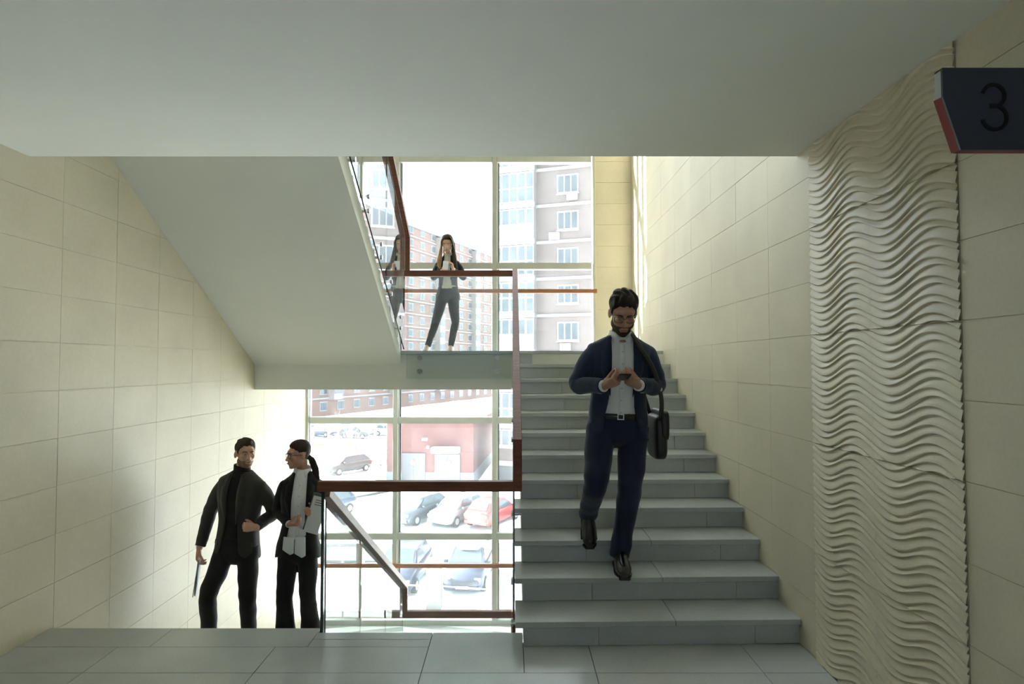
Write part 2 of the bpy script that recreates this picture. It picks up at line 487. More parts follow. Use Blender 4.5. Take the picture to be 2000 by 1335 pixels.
# ---- glass guards with wooden handrails
def rail_path(mb, pts, w=0.03, h=0.03):
    """square-section rail swept along a polyline lying in a plane of constant x or constant y, mitred"""
    P = [np.array(p, float) for p in pts]
    n = len(P)
    rings = []
    side = None
    d0 = P[1] - P[0]
    plane_x = all(abs(p[0] - P[0][0]) < 1e-6 for p in P)
    side = np.array([1.0, 0, 0]) if plane_x else np.array([0, 1.0, 0])
    for i in range(n):
        a = (P[i] - P[i - 1]) / np.linalg.norm(P[i] - P[i - 1]) if i else None
        b = (P[i + 1] - P[i]) / np.linalg.norm(P[i + 1] - P[i]) if i < n - 1 else None
        if a is None: a = b
        if b is None: b = a
        na, nb = np.cross(side, a), np.cross(side, b)
        m = na + nb; m /= np.linalg.norm(m)
        m = m * (h / max(0.3, np.dot(m, na)))
        rings.append([P[i] + side * w + m, P[i] - side * w + m, P[i] - side * w - m, P[i] + side * w - m])
    V = [v for r in rings for v in r]
    F = [(0, 1, 2, 3), tuple(4 * (n - 1) + k for k in (3, 2, 1, 0))]
    for i in range(n - 1):
        for k in range(4):
            l = (k + 1) % 4
            F.append((4 * i + k, 4 * i + 4 + k, 4 * i + 4 + l, 4 * i + l))
    return mb.add(V, F)
def glass_panel(guard, poly, axis, a, b):
    """poly in the plane, thickness a..b ; the face is clear glass, the cut edges dark green"""
    m = MB().prism(poly, axis, a, b)
    o = m.build('glass_panel', [GLASS, GEDGE], guard)
    for i, p in enumerate(o.data.polygons):
        p.material_index = 0 if i < 2 else 1
    return o
def standoff(guard, p, q, r=0.024):
    p = np.array(p, float); q = np.array(q, float)
    t = (q - p) / np.linalg.norm(q - p)
    MB().cyl(p, q, r * 0.62, 14).cyl(q - t * 0.003, q + t * 0.010, r, 18).build('standoff', STEEL, guard)

# guard in front of the open well on our floor
g1 = empty('glass_guard', (-0.57, Y_WELL, 0)); tag(g1, 'glass guard with dark wooden rail at the edge of the landing floor', 'railing')
bevel(rail_path(MB(), [(XG - 0.03, Y_WELL, 0.888), (XS + 0.012, Y_WELL, 0.888)], 0.03, 0.031).build('handrail', WOOD, g1))
glass_panel(g1, [(XG + 0.005, -0.16), (XS - 0.03, -0.16), (XS - 0.03, 0.862), (XG + 0.005, 0.862)], 'y', Y_WELL + 0.012, Y_WELL + 0.024)
MB().box(XG - 0.014, XG + 0.004, Y_WELL + 0.006, Y_WELL + 0.030, -0.16, 0.865).build('edge_strip', GEDGE, g1)
for x in (-1.0, -0.12):
    for z in (-0.06, -0.13):
        standoff(g1, (x, Y_WELL - 0.02, z), (x, Y_WELL + 0.024, z))
# guard of the rising flight
g2 = empty('glass_guard', (XS - 0.03, 5.5, 0)); tag(g2, 'glass guard and wooden rail climbing the rising flight', 'railing')
XA = XS - 0.032
bevel(rail_path(MB(), [(XS - 0.012, Y_WELL, 0.860), (XS - 0.012, Y_WELL, 1.155), (XS - 0.012, 7.06, 2.662)], 0.028, 0.031).build('handrail', WOOD, g2))
sl = RISE / TREAD
zt = lambda y: 1.135 + (y - Y_WELL) * (2.662 - 1.155) / (7.06 - Y_WELL)
for i, (y0, y1) in enumerate(((Y_WELL + 0.03, 5.0), (5.006, 6.03), (6.036, 7.06))):
    glass_panel(g2, [(y0, (y0 - D1) * sl - 0.16), (y1, (y1 - D1) * sl - 0.16), (y1, zt(y1)), (y0, zt(y0))], 'x', XA - 0.008, XA + 0.004)
for n in range(1, 11, 1):
    y = D1 + (n - 0.45) * TREAD
    if n in (1, 2, 4, 5, 7, 8, 10):
        z = n * RISE - 0.085
        standoff(g2, (XS + 0.03, y, z), (XA - 0.008, y, z))
# guard across the upper landing edge
g3 = empty('glass_guard', (-0.57, YL, LAND_U)); tag(g3, 'glass guard with wooden rail at the edge of the upper landing', 'railing')
bevel(rail_path(MB(), [(XG - 0.03, YL - 0.06, 2.64), (XS - 0.04, YL - 0.06, 2.64)], 0.028, 0.033).build('handrail', WOOD, g3))
glass_panel(g3, [(XG + 0.0, 1.474), (XS - 0.05, 1.474), (XS - 0.05, 2.61), (XG + 0.0, 2.61)], 'y', YL - 0.076, YL - 0.064)
for x in (-1.017, -0.16):
    for z in (1.708, 1.556):
        standoff(g3, (x, YL + 0.002, z), (x, YL - 0.076, z), 0.027)
# guard of the upper flight
g4 = empty('glass_guard', (XG, 5.6, 2.2)); tag(g4, 'slanted glass guard with wooden rail on the upper flight', 'railing')
XU = XG - 0.032
bevel(rail_path(MB(), [(XG + 0.002, YL - 0.06, 2.608), (XG + 0.002, YL - 0.06, 3.055), (XG + 0.002, 4.15, 3.055 + SL * (YL - 0.06 - 4.15))], 0.026, 0.028).build('handrail', WOOD, g4))
yb = [7.06, 6.02, 5.01, 4.0]
for i, (y1, y0) in enumerate(zip(yb[:-1], yb[1:])):
    drop = 0.13
    glass_panel(g4, [(y0 + 0.004, zb(y0) + drop), (y1 - 0.004, zb(y1) + drop), (y1 - 0.004, 3.04 + SL * (YL - 0.06 - y1)), (y0 + 0.004, 3.04 + SL * (YL - 0.06 - y0))], 'x', XU - 0.006, XU + 0.006)
    for fy in (0.24, 0.76):
        y = y0 + (y1 - y0) * fy
        for dz in (0.21, 0.33):
            standoff(g4, (XG - 0.10, y, zb(y) + dz), (XU + 0.006, y, zb(y) + dz), 0.022)
# guard of the descending flight
g5 = empty('glass_guard', (XG, 5.6, LAND_L)); tag(g5, 'glass guard with wooden rail sloping down the descending flight', 'railing')
SD = 0.15 / TD
bevel(rail_path(MB(), [(XG + 0.004, Y_FL - 0.02, 0.84), (XG + 0.004, YL - 0.10, -0.765), (XG + 0.004, YL - 0.10, -1.10)], 0.026, 0.028).build('handrail', WOOD, g5))
yb = [Y_FL + 0.05, 5.02, 6.02, YL - 0.12]
for y0, y1 in zip(yb[:-1], yb[1:]):
    f_ = lambda y: 0.82 - (y - Y_FL + 0.02) * (0.84 + 0.765) / (YL - 0.08 - Y_FL)
    glass_panel(g5, [(y0 + 0.004, -(y0 - Y_FL) * SD - 0.30), (y1 - 0.004, -(y1 - Y_FL) * SD - 0.30), (y1 - 0.004, f_(y1)), (y0 + 0.004, f_(y0))], 'x', XG - 0.024, XG - 0.012)
# guard across the lower landing edge
g6 = empty('glass_guard', (-0.57, YL, LAND_L)); tag(g6, 'glass guard with wooden rail at the edge of the lower landing', 'railing')
bevel(rail_path(MB(), [(XG - 0.02, YL - 0.10, -1.065), (XS - 0.05, YL - 0.10, -1.065)], 0.028, 0.037).build('handrail', WOOD, g6))
bevel(MB().box(XS - 0.055, XS - 0.005, YL - 0.13, YL - 0.07, LAND_L - 0.6, -1.03).build('end_post', WOOD2, g6))
glass_panel(g6, [(XG, LAND_L - 0.3), (XS - 0.06, LAND_L - 0.3), (XS - 0.06, -1.10), (XG, -1.10)], 'y', YL - 0.106, YL - 0.094)

# ---- floor number sign on the right wall
sg = empty('floor_sign', (1.36, 1.51, 2.142)); tag(sg, 'dark navy box sign with the number 3 and red edges', 'sign')
NAVY = solid('navy_sign_face', (0.052, 0.055, 0.074), 0.45, var=0.05)
front = [(1.024, 2.340), (1.024, 2.271), (1.064, 2.143), (1.688, 2.143), (1.688, 2.340)]
MB().prism(front, 'y', 1.500, 1.506).build('face_plate', NAVY, sg)
def strip(a, b, mat, name, dx=0.0):
    (x0, z0), (x1, z1) = a, b
    nx, nz = (z1 - z0), -(x1 - x0); l = math.hypot(nx, nz); nx, nz = nx / l * 0.004, nz / l * 0.004
    m = MB().add([(x0, 1.5062, z0), (x1, 1.5062, z1), (x1 - nx, 1.5062, z1 - nz), (x0 - nx, 1.5062, z0 - nz),
                  (x0 - dx, 1.528, z0), (x1 - dx, 1.528, z1), (x1 - nx - dx, 1.528, z1 - nz), (x0 - nx - dx, 1.528, z0 - nz)],
                 [(0, 1, 2, 3), (7, 6, 5, 4), (0, 4, 5, 1), (1, 5, 6, 2), (2, 6, 7, 3), (3, 7, 4, 0)])
    m.build(name, mat, sg)
RED = solid('dark_red_sign_edge', (0.20, 0.006, 0.008), 0.4)
strip(front[0], front[1], solid('grey_sign_edge', (0.45, 0.47, 0.47), 0.4), 'side_edge')
strip(front[1], front[2], RED, 'slanted_edge', 0.004)
strip(front[2], front[3], RED, 'bottom_edge')
strip(front[4], front[0], NAVY, 'top_edge')
MB().prism([(1.03, 2.335), (1.03, 2.271), (1.07, 2.148), (1.688, 2.148), (1.688, 2.335)], 'y', 1.526, 1.532).build('back_plate', NAVY, sg)
# the numeral: two open round bowls, drawn as a swept flat stroke
pts3 = []
cxn, rt, rb = 1.1445, 0.0262, 0.0288
zt_c, zb_c = 2.2985 - rt, 2.1915 + rb - 0.0008
for a in np.linspace(168, -88, 22): pts3.append((cxn - 0.001 + rt * math.cos(math.radians(a)), zt_c + rt * math.sin(math.radians(a))))
pts3.append((cxn - 0.010, zt_c - rt + 0.0))
pts4 = []
pts4.append((cxn - 0.010, zb_c + rb - 0.0005))
for a in np.linspace(88, -170, 24): pts4.append((cxn + rb * math.cos(math.radians(a)), zb_c + rb * math.sin(math.radians(a))))
def stroke(mb, P, w, y0, y1):
    P = [np.array(p) for p in P]
    L, R = [], []
    for i in range(len(P)):
        t = P[min(i + 1, len(P) - 1)] - P[max(i - 1, 0)]; t /= np.linalg.norm(t); nn = np.array([-t[1], t[0]]) * w
        L.append(P[i] + nn); R.append(P[i] - nn)
    V = [(p[0], y0, p[1]) for p in L] + [(p[0], y0, p[1]) for p in R] + [(p[0], y1, p[1]) for p in L] + [(p[0], y1, p[1]) for p in R]
    n = len(P); F = []
    for i in range(n - 1):
        F += [(i, i + 1, n + i + 1, n + i), (i, 2 * n + i, 2 * n + i + 1, i + 1), (n + i, n + i + 1, 3 * n + i + 1, 3 * n + i)]
    F += [(0, n, 3 * n, 2 * n), (n - 1, 3 * n - 1, 4 * n - 1, 2 * n - 1)]
    mb.add(V, F)
num = MB(); stroke(num, pts3, 0.0045, 1.4975, 1.5003); stroke(num, pts4, 0.0045, 1.4976, 1.5003)
num.build('numeral', solid('black_numeral', (0.004, 0.004, 0.005), 0.4), sg)

# ================================================================== OUTSIDE THE WINDOW (winter yard, three floors down)
GZ = -8.0
SNOW = solid('snow', (0.84, 0.86, 0.88), 0.8, var=0.06, scale=0.6, bump=0.6, bscale=2.0, bdist=0.08)
SLUSH = solid('slush', (0.030, 0.032, 0.034), 0.7, var=0.45, scale=0.9, stretch=(0.35, 1.0, 1.0), bump=0.5, bscale=3.0, bdist=0.05)
def ground_mesh():
    xs = np.concatenate([np.linspace(-160, -30, 10), np.linspace(-27, 16, 60), np.linspace(20, 150, 10)])
    ys = np.concatenate([np.linspace(9.6, 30, 30), np.linspace(31, 70, 36), np.linspace(75, 320, 14)])
    V = []; F = []
    for y in ys:
        for x in xs:
            z = GZ + 0.08 * math.sin(x * 0.9 + y * 0.35) * math.sin(y * 0.7 - x * 0.2)
            if y < 24: z += 0.9 * max(0, (24 - y) / 14) + 0.12 * math.sin(x * 1.3 + y)     # snow bank by the building
            V.append((x, y, z))
    n = len(xs)
    for j in range(len(ys) - 1):
        for i in range(n - 1):
            a = j * n + i
            F.append((a, a + 1, a + n + 1, a + n))
    return V, F
gv, gf = ground_mesh()
snow = obj('ground', gv, gf, SNOW, None, True)
struct(snow, 'snow covered yard outside the window')
def road(name, pts, w, label):
    P = [np.array(p, float) for p in pts]; V = []; F = []
    for i, p in enumerate(P):
        t = P[min(i + 1, len(P) - 1)] - P[max(i - 1, 0)]; t /= np.linalg.norm(t); n = np.array([-t[1], t[0]]) * w / 2
        for q in (p + n, p - n): V.append((q[0], q[1], GZ + 0.12))
        for q in (p + n * 0.98, p - n * 0.98): V.append((q[0], q[1], GZ - 0.2))
    for i in range(len(P) - 1):
        a = 4 * i
        F += [(a, a + 1, a + 5, a + 4), (a, a + 4, a + 6, a + 2), (a + 1, a + 3, a + 7, a + 5)]
    F += [(0, 2, 3, 1)]
    struct(obj(name, V, F, SLUSH), label)
road('road', [(-24, 36), (-16, 43), (-10.5, 50), (-7, 62), (-6, 90)], 3.2, 'slushy tyre tracks curving across the snowy yard')
road('path', [(-14, 32.8), (-6, 32.6), (3, 33.0), (14, 33.5)], 3.4, 'slushy driving lane between the parked cars')

CARGLASS = solid('dark_car_glass', (0.035, 0.05, 0.06), 0.12, spec=0.6)
TYRE = solid('black_rubber', (0.02, 0.02, 0.02), 0.85)
HUB = solid('alloy_hub', (0.4, 0.4, 0.42), 0.4, metal=0.7)
LAMPG = solid('car_headlamp', (0.75, 0.78, 0.8), 0.2)
LAMPR = solid('car_tail_lamp', (0.35, 0.02, 0.02), 0.3)
PLATE = solid('white_number_plate', (0.6, 0.6, 0.58), 0.5)
TRIMB = solid('black_car_trim', (0.03, 0.03, 0.033), 0.5)
def loft_secs(secs):
    """cross-sections (y, [(x,z)...]) right half listed from bottom to top, mirrored"""
    V = []; F = []; n = None
    for y, half in secs:
        ring = [(x, y, z) for x, z in half] + [(-x, y, z) for x, z in reversed(half)]
        n = len(ring); V += ring
    m = len(secs)
    for i in range(m - 1):
        for k in range(n):
            l = (k + 1) % n
            F.append((i * n + k, i * n + l, (i + 1) * n + l, (i + 1) * n + k))
    F.append(tuple(range(n - 1, -1, -1))); F.append(tuple((m - 1) * n + k for k in range(n)))
    return V, F
def make_car(loc, rz, col, label, snow=0, tall=0.0, length=4.2):
    c = empty('car', (loc[0], loc[1], GZ + 0.06), rz)
    tag(c, label, 'car', 'cars parked in the snowy yard')
    paint = solid('car_paint_%02d%02d%02d' % tuple(int(99 * v) for v in col), col, 0.35, var=0.12, scale=3.0, coat=0.3)
    h = length / 2
    def sec(y, w, zb, zt, tuck=0.90):
        return (y, [(w * 0.86, zb), (w, zb + 0.16), (w * 1.0, (zb + zt) / 2 + 0.02), (w * 0.97, zt - 0.05), (w * tuck, zt)])
    body = [sec(-h, 0.62, 0.30, 0.60), sec(-h + 0.10, 0.78, 0.22, 0.72), sec(-h + 0.35, 0.85, 0.20, 0.83), sec(-h + 1.0, 0.88, 0.20, 0.95 + tall * 0.3),
            sec(-0.2, 0.89, 0.20, 0.98 + tall * 0.3), sec(h - 0.8, 0.88, 0.20, 1.0 + tall * 0.3), sec(h - 0.25, 0.84, 0.22, 0.98 + tall * 0.3), sec(h - 0.04, 0.78, 0.28, 0.86 + tall * 0.3), sec(h, 0.70, 0.34, 0.76)]
    V, F = loft_secs(body); obj('body', V, F, paint, c, True, True)
    zb, zr = 0.93 + tall * 0.3, 1.46 + tall
    y0, y1, y2, y3 = -h + 0.95, -h + 1.75, h - 0.72, h - 0.18
    cab = [(y0, [(0.76, zb - 0.04), (0.75, zb + 0.02)]), (y0 + 0.45, [(0.79, zb - 0.04), (0.70, (zb + zr) / 2 + 0.05)]), (y1, [(0.80, zb - 0.04), (0.60, zr)]),
           ((y1 + y2) / 2, [(0.81, zb - 0.04), (0.62, zr + 0.04)]), (y2, [(0.80, zb - 0.04), (0.59, zr)]), (y3, [(0.76, zb - 0.04), (0.68, zb + 0.10)])]
    V, F = loft_secs(cab); obj('cabin', V, F, paint, c, False, True)
    def quad(name, pts, mat):
        P = np.array(pts, float); nrm = np.cross(P[1] - P[0], P[2] - P[0]); nrm /= np.linalg.norm(nrm)
        V = list(P + nrm * 0.012) + list(P - nrm * 0.03)
        obj(name, V, [(0, 1, 2, 3), (7, 6, 5, 4), (0, 4, 5, 1), (1, 5, 6, 2), (2, 6, 7, 3), (3, 7, 4, 0)], mat, c, False, True)
    zm = (zb + zr) / 2 + 0.05
    quad('windscreen', [(-0.66, y0 + 0.08, zb + 0.06), (0.66, y0 + 0.08, zb + 0.06), (0.56, y1 - 0.06, zr - 0.02), (-0.56, y1 - 0.06, zr - 0.02)], CARGLASS)
    quad('rear_window', [(0.62, y3 - 0.03, zb + 0.16), (-0.62, y3 - 0.03, zb + 0.16), (-0.54, y2 + 0.05, zr - 0.03), (0.54, y2 + 0.05, zr - 0.03)], CARGLASS)
    for s in (1, -1):
        ym = (y1 + y2) / 2
        def sx(z): return s * (0.795 - (z - zb) / (zr - zb) * 0.185)
        for ya, yc, yt0, yt1 in ((y0 + 0.35, ym - 0.04, y1 + 0.02, ym - 0.04), (ym + 0.04, y2 + 0.18, ym + 0.04, y2 - 0.05)):
            P = [(sx(zb + .06), ya, zb + 0.06), (sx(zb + .06), yc, zb + 0.06), (sx(zr - .08), yt1, zr - 0.08), (sx(zr - .08), yt0, zr - 0.08)]
            if s < 0: P = P[::-1]
            quad('side_window', P, CARGLASS)
        for y in (-h + 0.78, h - 0.80):
            w = MB().cyl((s * 0.70, y, 0.30), (s * 0.90, y, 0.30), 0.31, 18).build('wheel', TYRE, c, False, True)
            MB().cyl((s * 0.895, y, 0.30), (s * 0.912, y, 0.30), 0.19, 12).build('hub', HUB, w, False, True)
        bevel(MB().box(min(s * 0.50, s * 0.76), max(s * 0.50, s * 0.76), -h + 0.05, -h + 0.22, 0.58, 0.72).build('headlight', LAMPG, c, False, True), 0.03)
        bevel(MB().box(min(s * 0.56, s * 0.79), max(s * 0.56, s * 0.79), h - 0.16, h + 0.0, 0.66, 0.86).build('tail_light', LAMPR, c, False, True), 0.03)
        bevel(MB().box(min(s * 0.86, s * 1.03), max(s * 0.86, s * 1.03), y0 + 0.30, y0 + 0.42, zb, zb + 0.13).build('wing_mirror', paint, c, False, True), 0.03)
    MB().box(-0.45, 0.45, -h - 0.012, -h + 0.10, 0.46, 0.57).build('grille', TRIMB, c, False, True)
    bevel(MB().box(-0.74, 0.74, -h - 0.03, -h + 0.2, 0.24, 0.42).build('front_bumper', paint, c, False, True), 0.04)
    bevel(MB().box(-0.76, 0.76, h - 0.16, h + 0.04, 0.30, 0.52).build('rear_bumper', paint, c, False, True), 0.04)
    MB().box(-0.26, 0.26, -h - 0.04, -h - 0.02, 0.30, 0.41).build('number_plate', PLATE, c, False, True)
    MB().box(-0.26, 0.26, h + 0.03, h + 0.05, 0.36, 0.47).build('number_plate', PLATE, c, False, True)
    if snow:
        V, F = loft_secs([(y1 - 0.25, [(0.40, zr - 0.10), (0.36, zr - 0.02)]), (y1, [(0.58, zr - 0.02), (0.50, zr + 0.12)]), ((y1 + y2) / 2, [(0.60, zr + 0.02), (0.52, zr + 0.17)]), (y2, [(0.56, zr - 0.02), (0.48, zr + 0.11)])])
        obj('snow_cover', V, F, SNOW, c, True, True)
        if snow > 1:
            V, F = loft_secs([(-h + 0.14, [(0.60, 0.68), (0.5, 0.76)]), (-h + 0.5, [(0.76, 0.82), (0.6, 0.92)]), (-h + 1.0, [(0.74, 0.92), (0.6, 1.02)])])
            obj('snow_cover', V, F, SNOW, c, True, True)
    return c
R = math.radians
make_car((-3.35, 39.7), R(-30), (0.120, 0.122, 0.125), 'silver white hatchback facing the window, left of the red car')
make_car((-1.15, 39.3), R(152), (0.200, 0.018, 0.015), 'bright red hatchback seen from behind in the snow')
make_car((2.2, 41.4), R(152), (0.050, 0.007, 0.015), 'dark maroon car right of the red hatchback', 0)
make_car((-5.75, 40.0), R(-30), (0.028, 0.037, 0.050), 'dark blue grey car left of the silver hatchback', 1)
make_car((-4.75, 28.6), R(-6), (0.018, 0.022, 0.043), 'dark car behind the sloping rail, without snow on its bonnet', 0, 0.08)
make_car((-1.85, 28.9), R(-6), (0.020, 0.028, 0.045), 'dark car with a thick white cap of snow on its roof', 1, 0.10)
make_car((-14.7, 57.3), R(-38), (0.022, 0.025, 0.025), 'dark estate car below the playground, left of a light grey car', 1, 0.0, 4.5)
make_car((-11.0, 61.5), R(146), (0.150, 0.155, 0.160), 'light grey car parked beside the playground', 1, 0.12)
make_car((-11.9, 41.0), R(-30), (0.025, 0.045, 0.075), 'blue car behind the top of the sloping rail, next to the woman with the folder', 1)
for x, y, r_, col, lab in ((-25.5, 86, 70, (0.05, 0.06, 0.08), 'dark car far behind the playground by the left window edge'),
                           (-20.3, 84, 75, (0.06, 0.06, 0.06), 'black car far behind the red playground panel'),
                           (-16.6, 87, 80, (0.25, 0.26, 0.28), 'grey car far behind the playground near the mullion')):
    make_car((x, y), R(r_), col, lab, 2)

# ---- tall residential tower on the right
TBRICK = brickwork('pale_pinkish_brick', (0.078, 0.058, 0.053), (0.065, 0.048, 0.044), (0.088, 0.082, 0.078))
WHITEF = solid('white_window_frame', (0.204, 0.211, 0.218), 0.5, var=0.02)
FLATGL = solid('pale_reflecting_window_glass', (0.034, 0.044, 0.051), 0.15, spec=0.4, var=0.3, scale=0.7)
LEDGE = solid('white_ledge', (0.150, 0.150, 0.150), 0.7, var=0.05)
tw = empty('apartment_tower', (-1.25, 53.6, GZ), R(-19.9))
tag(tw, 'pale brick apartment tower with glazed balconies and white ledges', 'building')
MB().box(0, 12, 0, 14, 0, 34).build('wall', TBRICK, tw, False, True)
MB().box(0.0, 3.5, -0.9, 0.1, 0, 34).build('balcony_core', solid('balcony_grey', (0.068, 0.068, 0.068), 0.8), tw, False, True)  # plain grey block behind the balcony glazing
for k in range(11):
    zl = 1.6 + 3 * k
    MB().box(-0.1, 12.05, -0.12, 0.02, zl - 0.12, zl + 0.12).build('ledge', LEDGE, tw, False, True)
    MB().box(-0.08, 3.6, -1.02, -0.88, zl - 0.2, zl + 0.2).build('balcony_edge', LEDGE, tw, False, True)
    for cx_ in (6.15, 9.7):
        z0, z1 = zl - 2.05, zl - 0.60
        if z0 < 0: continue
        w = MB().box(cx_ - 0.9, cx_ + 0.9, -0.05, 0.02, z0 - 0.06, z1 + 0.06).box(cx_ - 0.95, cx_ + 0.95, -0.16, 0.02, z0 - 0.14, z0 - 0.06).build('window', WHITEF, tw, False, True)
        for i in range(3):
            xa = cx_ - 0.80 + i * 0.56
            MB().box(xa, xa + 0.46, -0.07, -0.04, z0 + 0.08, z1 - 0.06).build('pane', FLATGL, w, False, True)
    for i in range(5):
        xa = 0.08 + i * 0.70
        if k == 0: continue
        b = MB().box(xa, xa + 0.66, -0.98, -0.92, zl - 2.75, zl - 0.25).build('balcony_window', WHITEF, tw, False, True)
        brick_low = (k % 3 == 1)
        if brick_low:
            MB().box(xa - 0.02, xa + 0.68, -1.0, -0.97, zl - 2.8, zl - 1.8).build('parapet', TBRICK, b, False, True)
        else:
            MB().box(xa + 0.06, xa + 0.60, -1.0, -0.97, zl - 2.65, zl - 1.62).build('pane', FLATGL, b, False, True)
        MB().box(xa + 0.06, xa + 0.60, -1.0, -0.97, zl - 1.50, zl - 0.36).build('pane', FLATGL, b, False, True)
def ac_unit(s, z, label):
    ca, sa = math.cos(R(-19.9)), math.sin(R(-19.9))
    a = empty('air_conditioner', (-1.25 + ca * s + sa * 0.18, 53.6 + sa * s - ca * 0.18, z), R(-19.9))
    tag(a, label, 'air conditioner', 'air conditioners on the tower')
    bevel(MB().box(-0.42, 0.42, -0.17, 0.17, 0, 0.58).build('casing', WHITEF, a, False, True), 0.02)
    MB().cyl((-0.12, -0.165, 0.29), (-0.12, -0.185, 0.29), 0.22, 20).build('fan_grille', solid('grey_fan', (0.16, 0.18, 0.2), 0.6), a, False, True)
    for x in (-0.3, 0.3):
        MB().box(x - 0.02, x + 0.02, -0.12, 0.20, -0.05, 0).build('bracket', LEDGE, a, False, True)
ac_unit(6.55, 14.9, 'white air conditioner under the topmost visible tower window')
ac_unit(5.05, 11.75, 'white air conditioner lower left of the second tower window')
ac_unit(5.95, 2.75, 'white air conditioner just above the stair edge on the tower')

# ---- long receding apartment block
LB = brickwork('orange_red_brick', (0.116, 0.054, 0.037), (0.095, 0.046, 0.034), (0.109, 0.082, 0.068), 0.6)
ang = math.atan2(190 - 110, -5.8 + 38.7)
lb = empty('apartment_block', (-38.7, 110.0, GZ), ang)
tag(lb, 'long orange brick apartment block receding behind the yard', 'building')
MB().box(-30, 92, 0, 16, 0, 41.5).build('wall', LB, lb, False, True)
MB().box(-30.2, 92.2, -0.3, 16.2, 41.5, 42.4).build('roof_parapet', LEDGE, lb, False, True)
def winmesh():
    m = MB().box(-1.0, 1.0, -0.12, 0.0, 0, 1.7)
    return to_mesh('window', m.V, m.F, WHITEF)
def panemesh():
    m = MB().box(-0.42, 0.42, -0.05, 0.0, 0, 1.45)
    return to_mesh('pane', m.V, m.F, FLATGL)
WM, PM = winmesh(), panemesh()
for f_ in range(14):
    z = 1.0 + f_ * 3.0
    MB().box(-30.1, 92.1, -0.22, 0.0, z + 2.15, z + 2.45).build('ledge', LEDGE, lb, False, True)
    for b in range(18):
        x = -0.5 + b * 5.1
        w = bpy.data.objects.new('window', WM); COL.objects.link(w); w.parent = lb; w.location = (x, 0, z)
        for dx in (-0.47, 0.47):
            p = bpy.data.objects.new('pane', PM); COL.objects.link(p); p.parent = w; p.location = (dx, -0.12, 0.12)
for b in range(4):
    x = 10 + b * 20.4
    MB().box(x + 1.2, x + 3.9, -1.3, 0, 3, 41).build('balcony_column', solid('pale_balcony_panel', (0.150, 0.129, 0.116), 0.7, var=0.1), lb, False, True)
    for f_ in range(13):
        MB().box(x + 1.35, x + 3.75, -1.36, -1.28, 4.2 + f_ * 3, 5.6 + f_ * 3).build('balcony_window', FLATGL, lb, False, True)

# ---- low red garage building
GB = brickwork('dull_red_brick', (0.088, 0.033, 0.029), (0.071, 0.027, 0.024), (0.082, 0.054, 0.051))
gb = empty('garage_building', (-3.06, 51.0, GZ), R(-4.8))
tag(gb, 'low red brick garage building with two grey doors and a snowy roof', 'building')
MB().box(-7.0, 0, 0, 13, 0, 4.95).build('wall', GB, gb, False, True)
MB().box(-7.03, 0.03, -0.03, 13, 0, 1.05).build('plinth', solid('blue_grey_plinth', (0.109, 0.122, 0.136), 0.8, var=0.1), gb, False, True)
bevel(MB().box(-7.2, 0.2, -0.25, 13.2, 4.95, 5.35).build('roof_snow', SNOW, gb, False, True), 0.12)
DOOR = solid('grey_metal_door', (0.058, 0.062, 0.067), 0.5, var=0.05)
REDP = solid('sign_red', (0.45, 0.06, 0.05), 0.5); WHP = solid('sign_white', (0.7, 0.7, 0.7), 0.5)
for x0, x1, zt_, sgn in ((-5.75, -3.85, 2.55, 0), (-3.1, -1.05, 2.5, 1)):
    d = MB().box(x0, x1, -0.10, 0.02, 0.0, zt_).build('door', DOOR, gb, False, True)
    MB().box((x0 + x1) / 2 - 0.012, (x0 + x1) / 2 + 0.012, -0.115, -0.09, 0.05, zt_ - 0.05).build('door_gap', TRIMB, d, False, True)
    cx_ = (x0 + x1) / 2 + (0.1 if sgn else -0.05)
    MB().cyl((cx_, -0.10, 1.80), (cx_, -0.135, 1.80), 0.23, 24).build('round_sign', REDP, d, False, True)
    if sgn:
        MB().cyl((cx_, -0.13, 1.80), (cx_, -0.145, 1.80), 0.175, 24).build('sign_disc', WHP, d, False, True)
        m = MB().box(cx_ - 0.022, cx_ + 0.022, -0.155, -0.14, 1.70, 1.92)
        m.build('sign_mark', TRIMB, d, False, True)
        MB().box(cx_ - 0.55, cx_ + 0.55, -0.13, -0.10, 1.14, 1.38).build('text_plate', WHP, d, False, True)
    else:
        MB().box(cx_ - 0.15, cx_ + 0.15, -0.15, -0.13, 1.765, 1.835).build('sign_bar', WHP, d, False, True)
bevel(MB().box(-3.25, -1.05, -0.9, 0.02, 2.65, 3.10).build('canopy', SNOW, gb, False, True), 0.08)
lm = MB().cyl((-3.75, -0.02, 3.55), (-3.75, -0.5, 3.75), 0.04, 8).box(-3.95, -3.6, -0.85, -0.4, 3.65, 3.82)
lm.build('wall_lamp', WHP, gb, False, True)
MB().box(-3.72, -3.55, -0.2, 0.0, 2.95, 3.15).build('camera_box', WHP, gb, False, True)

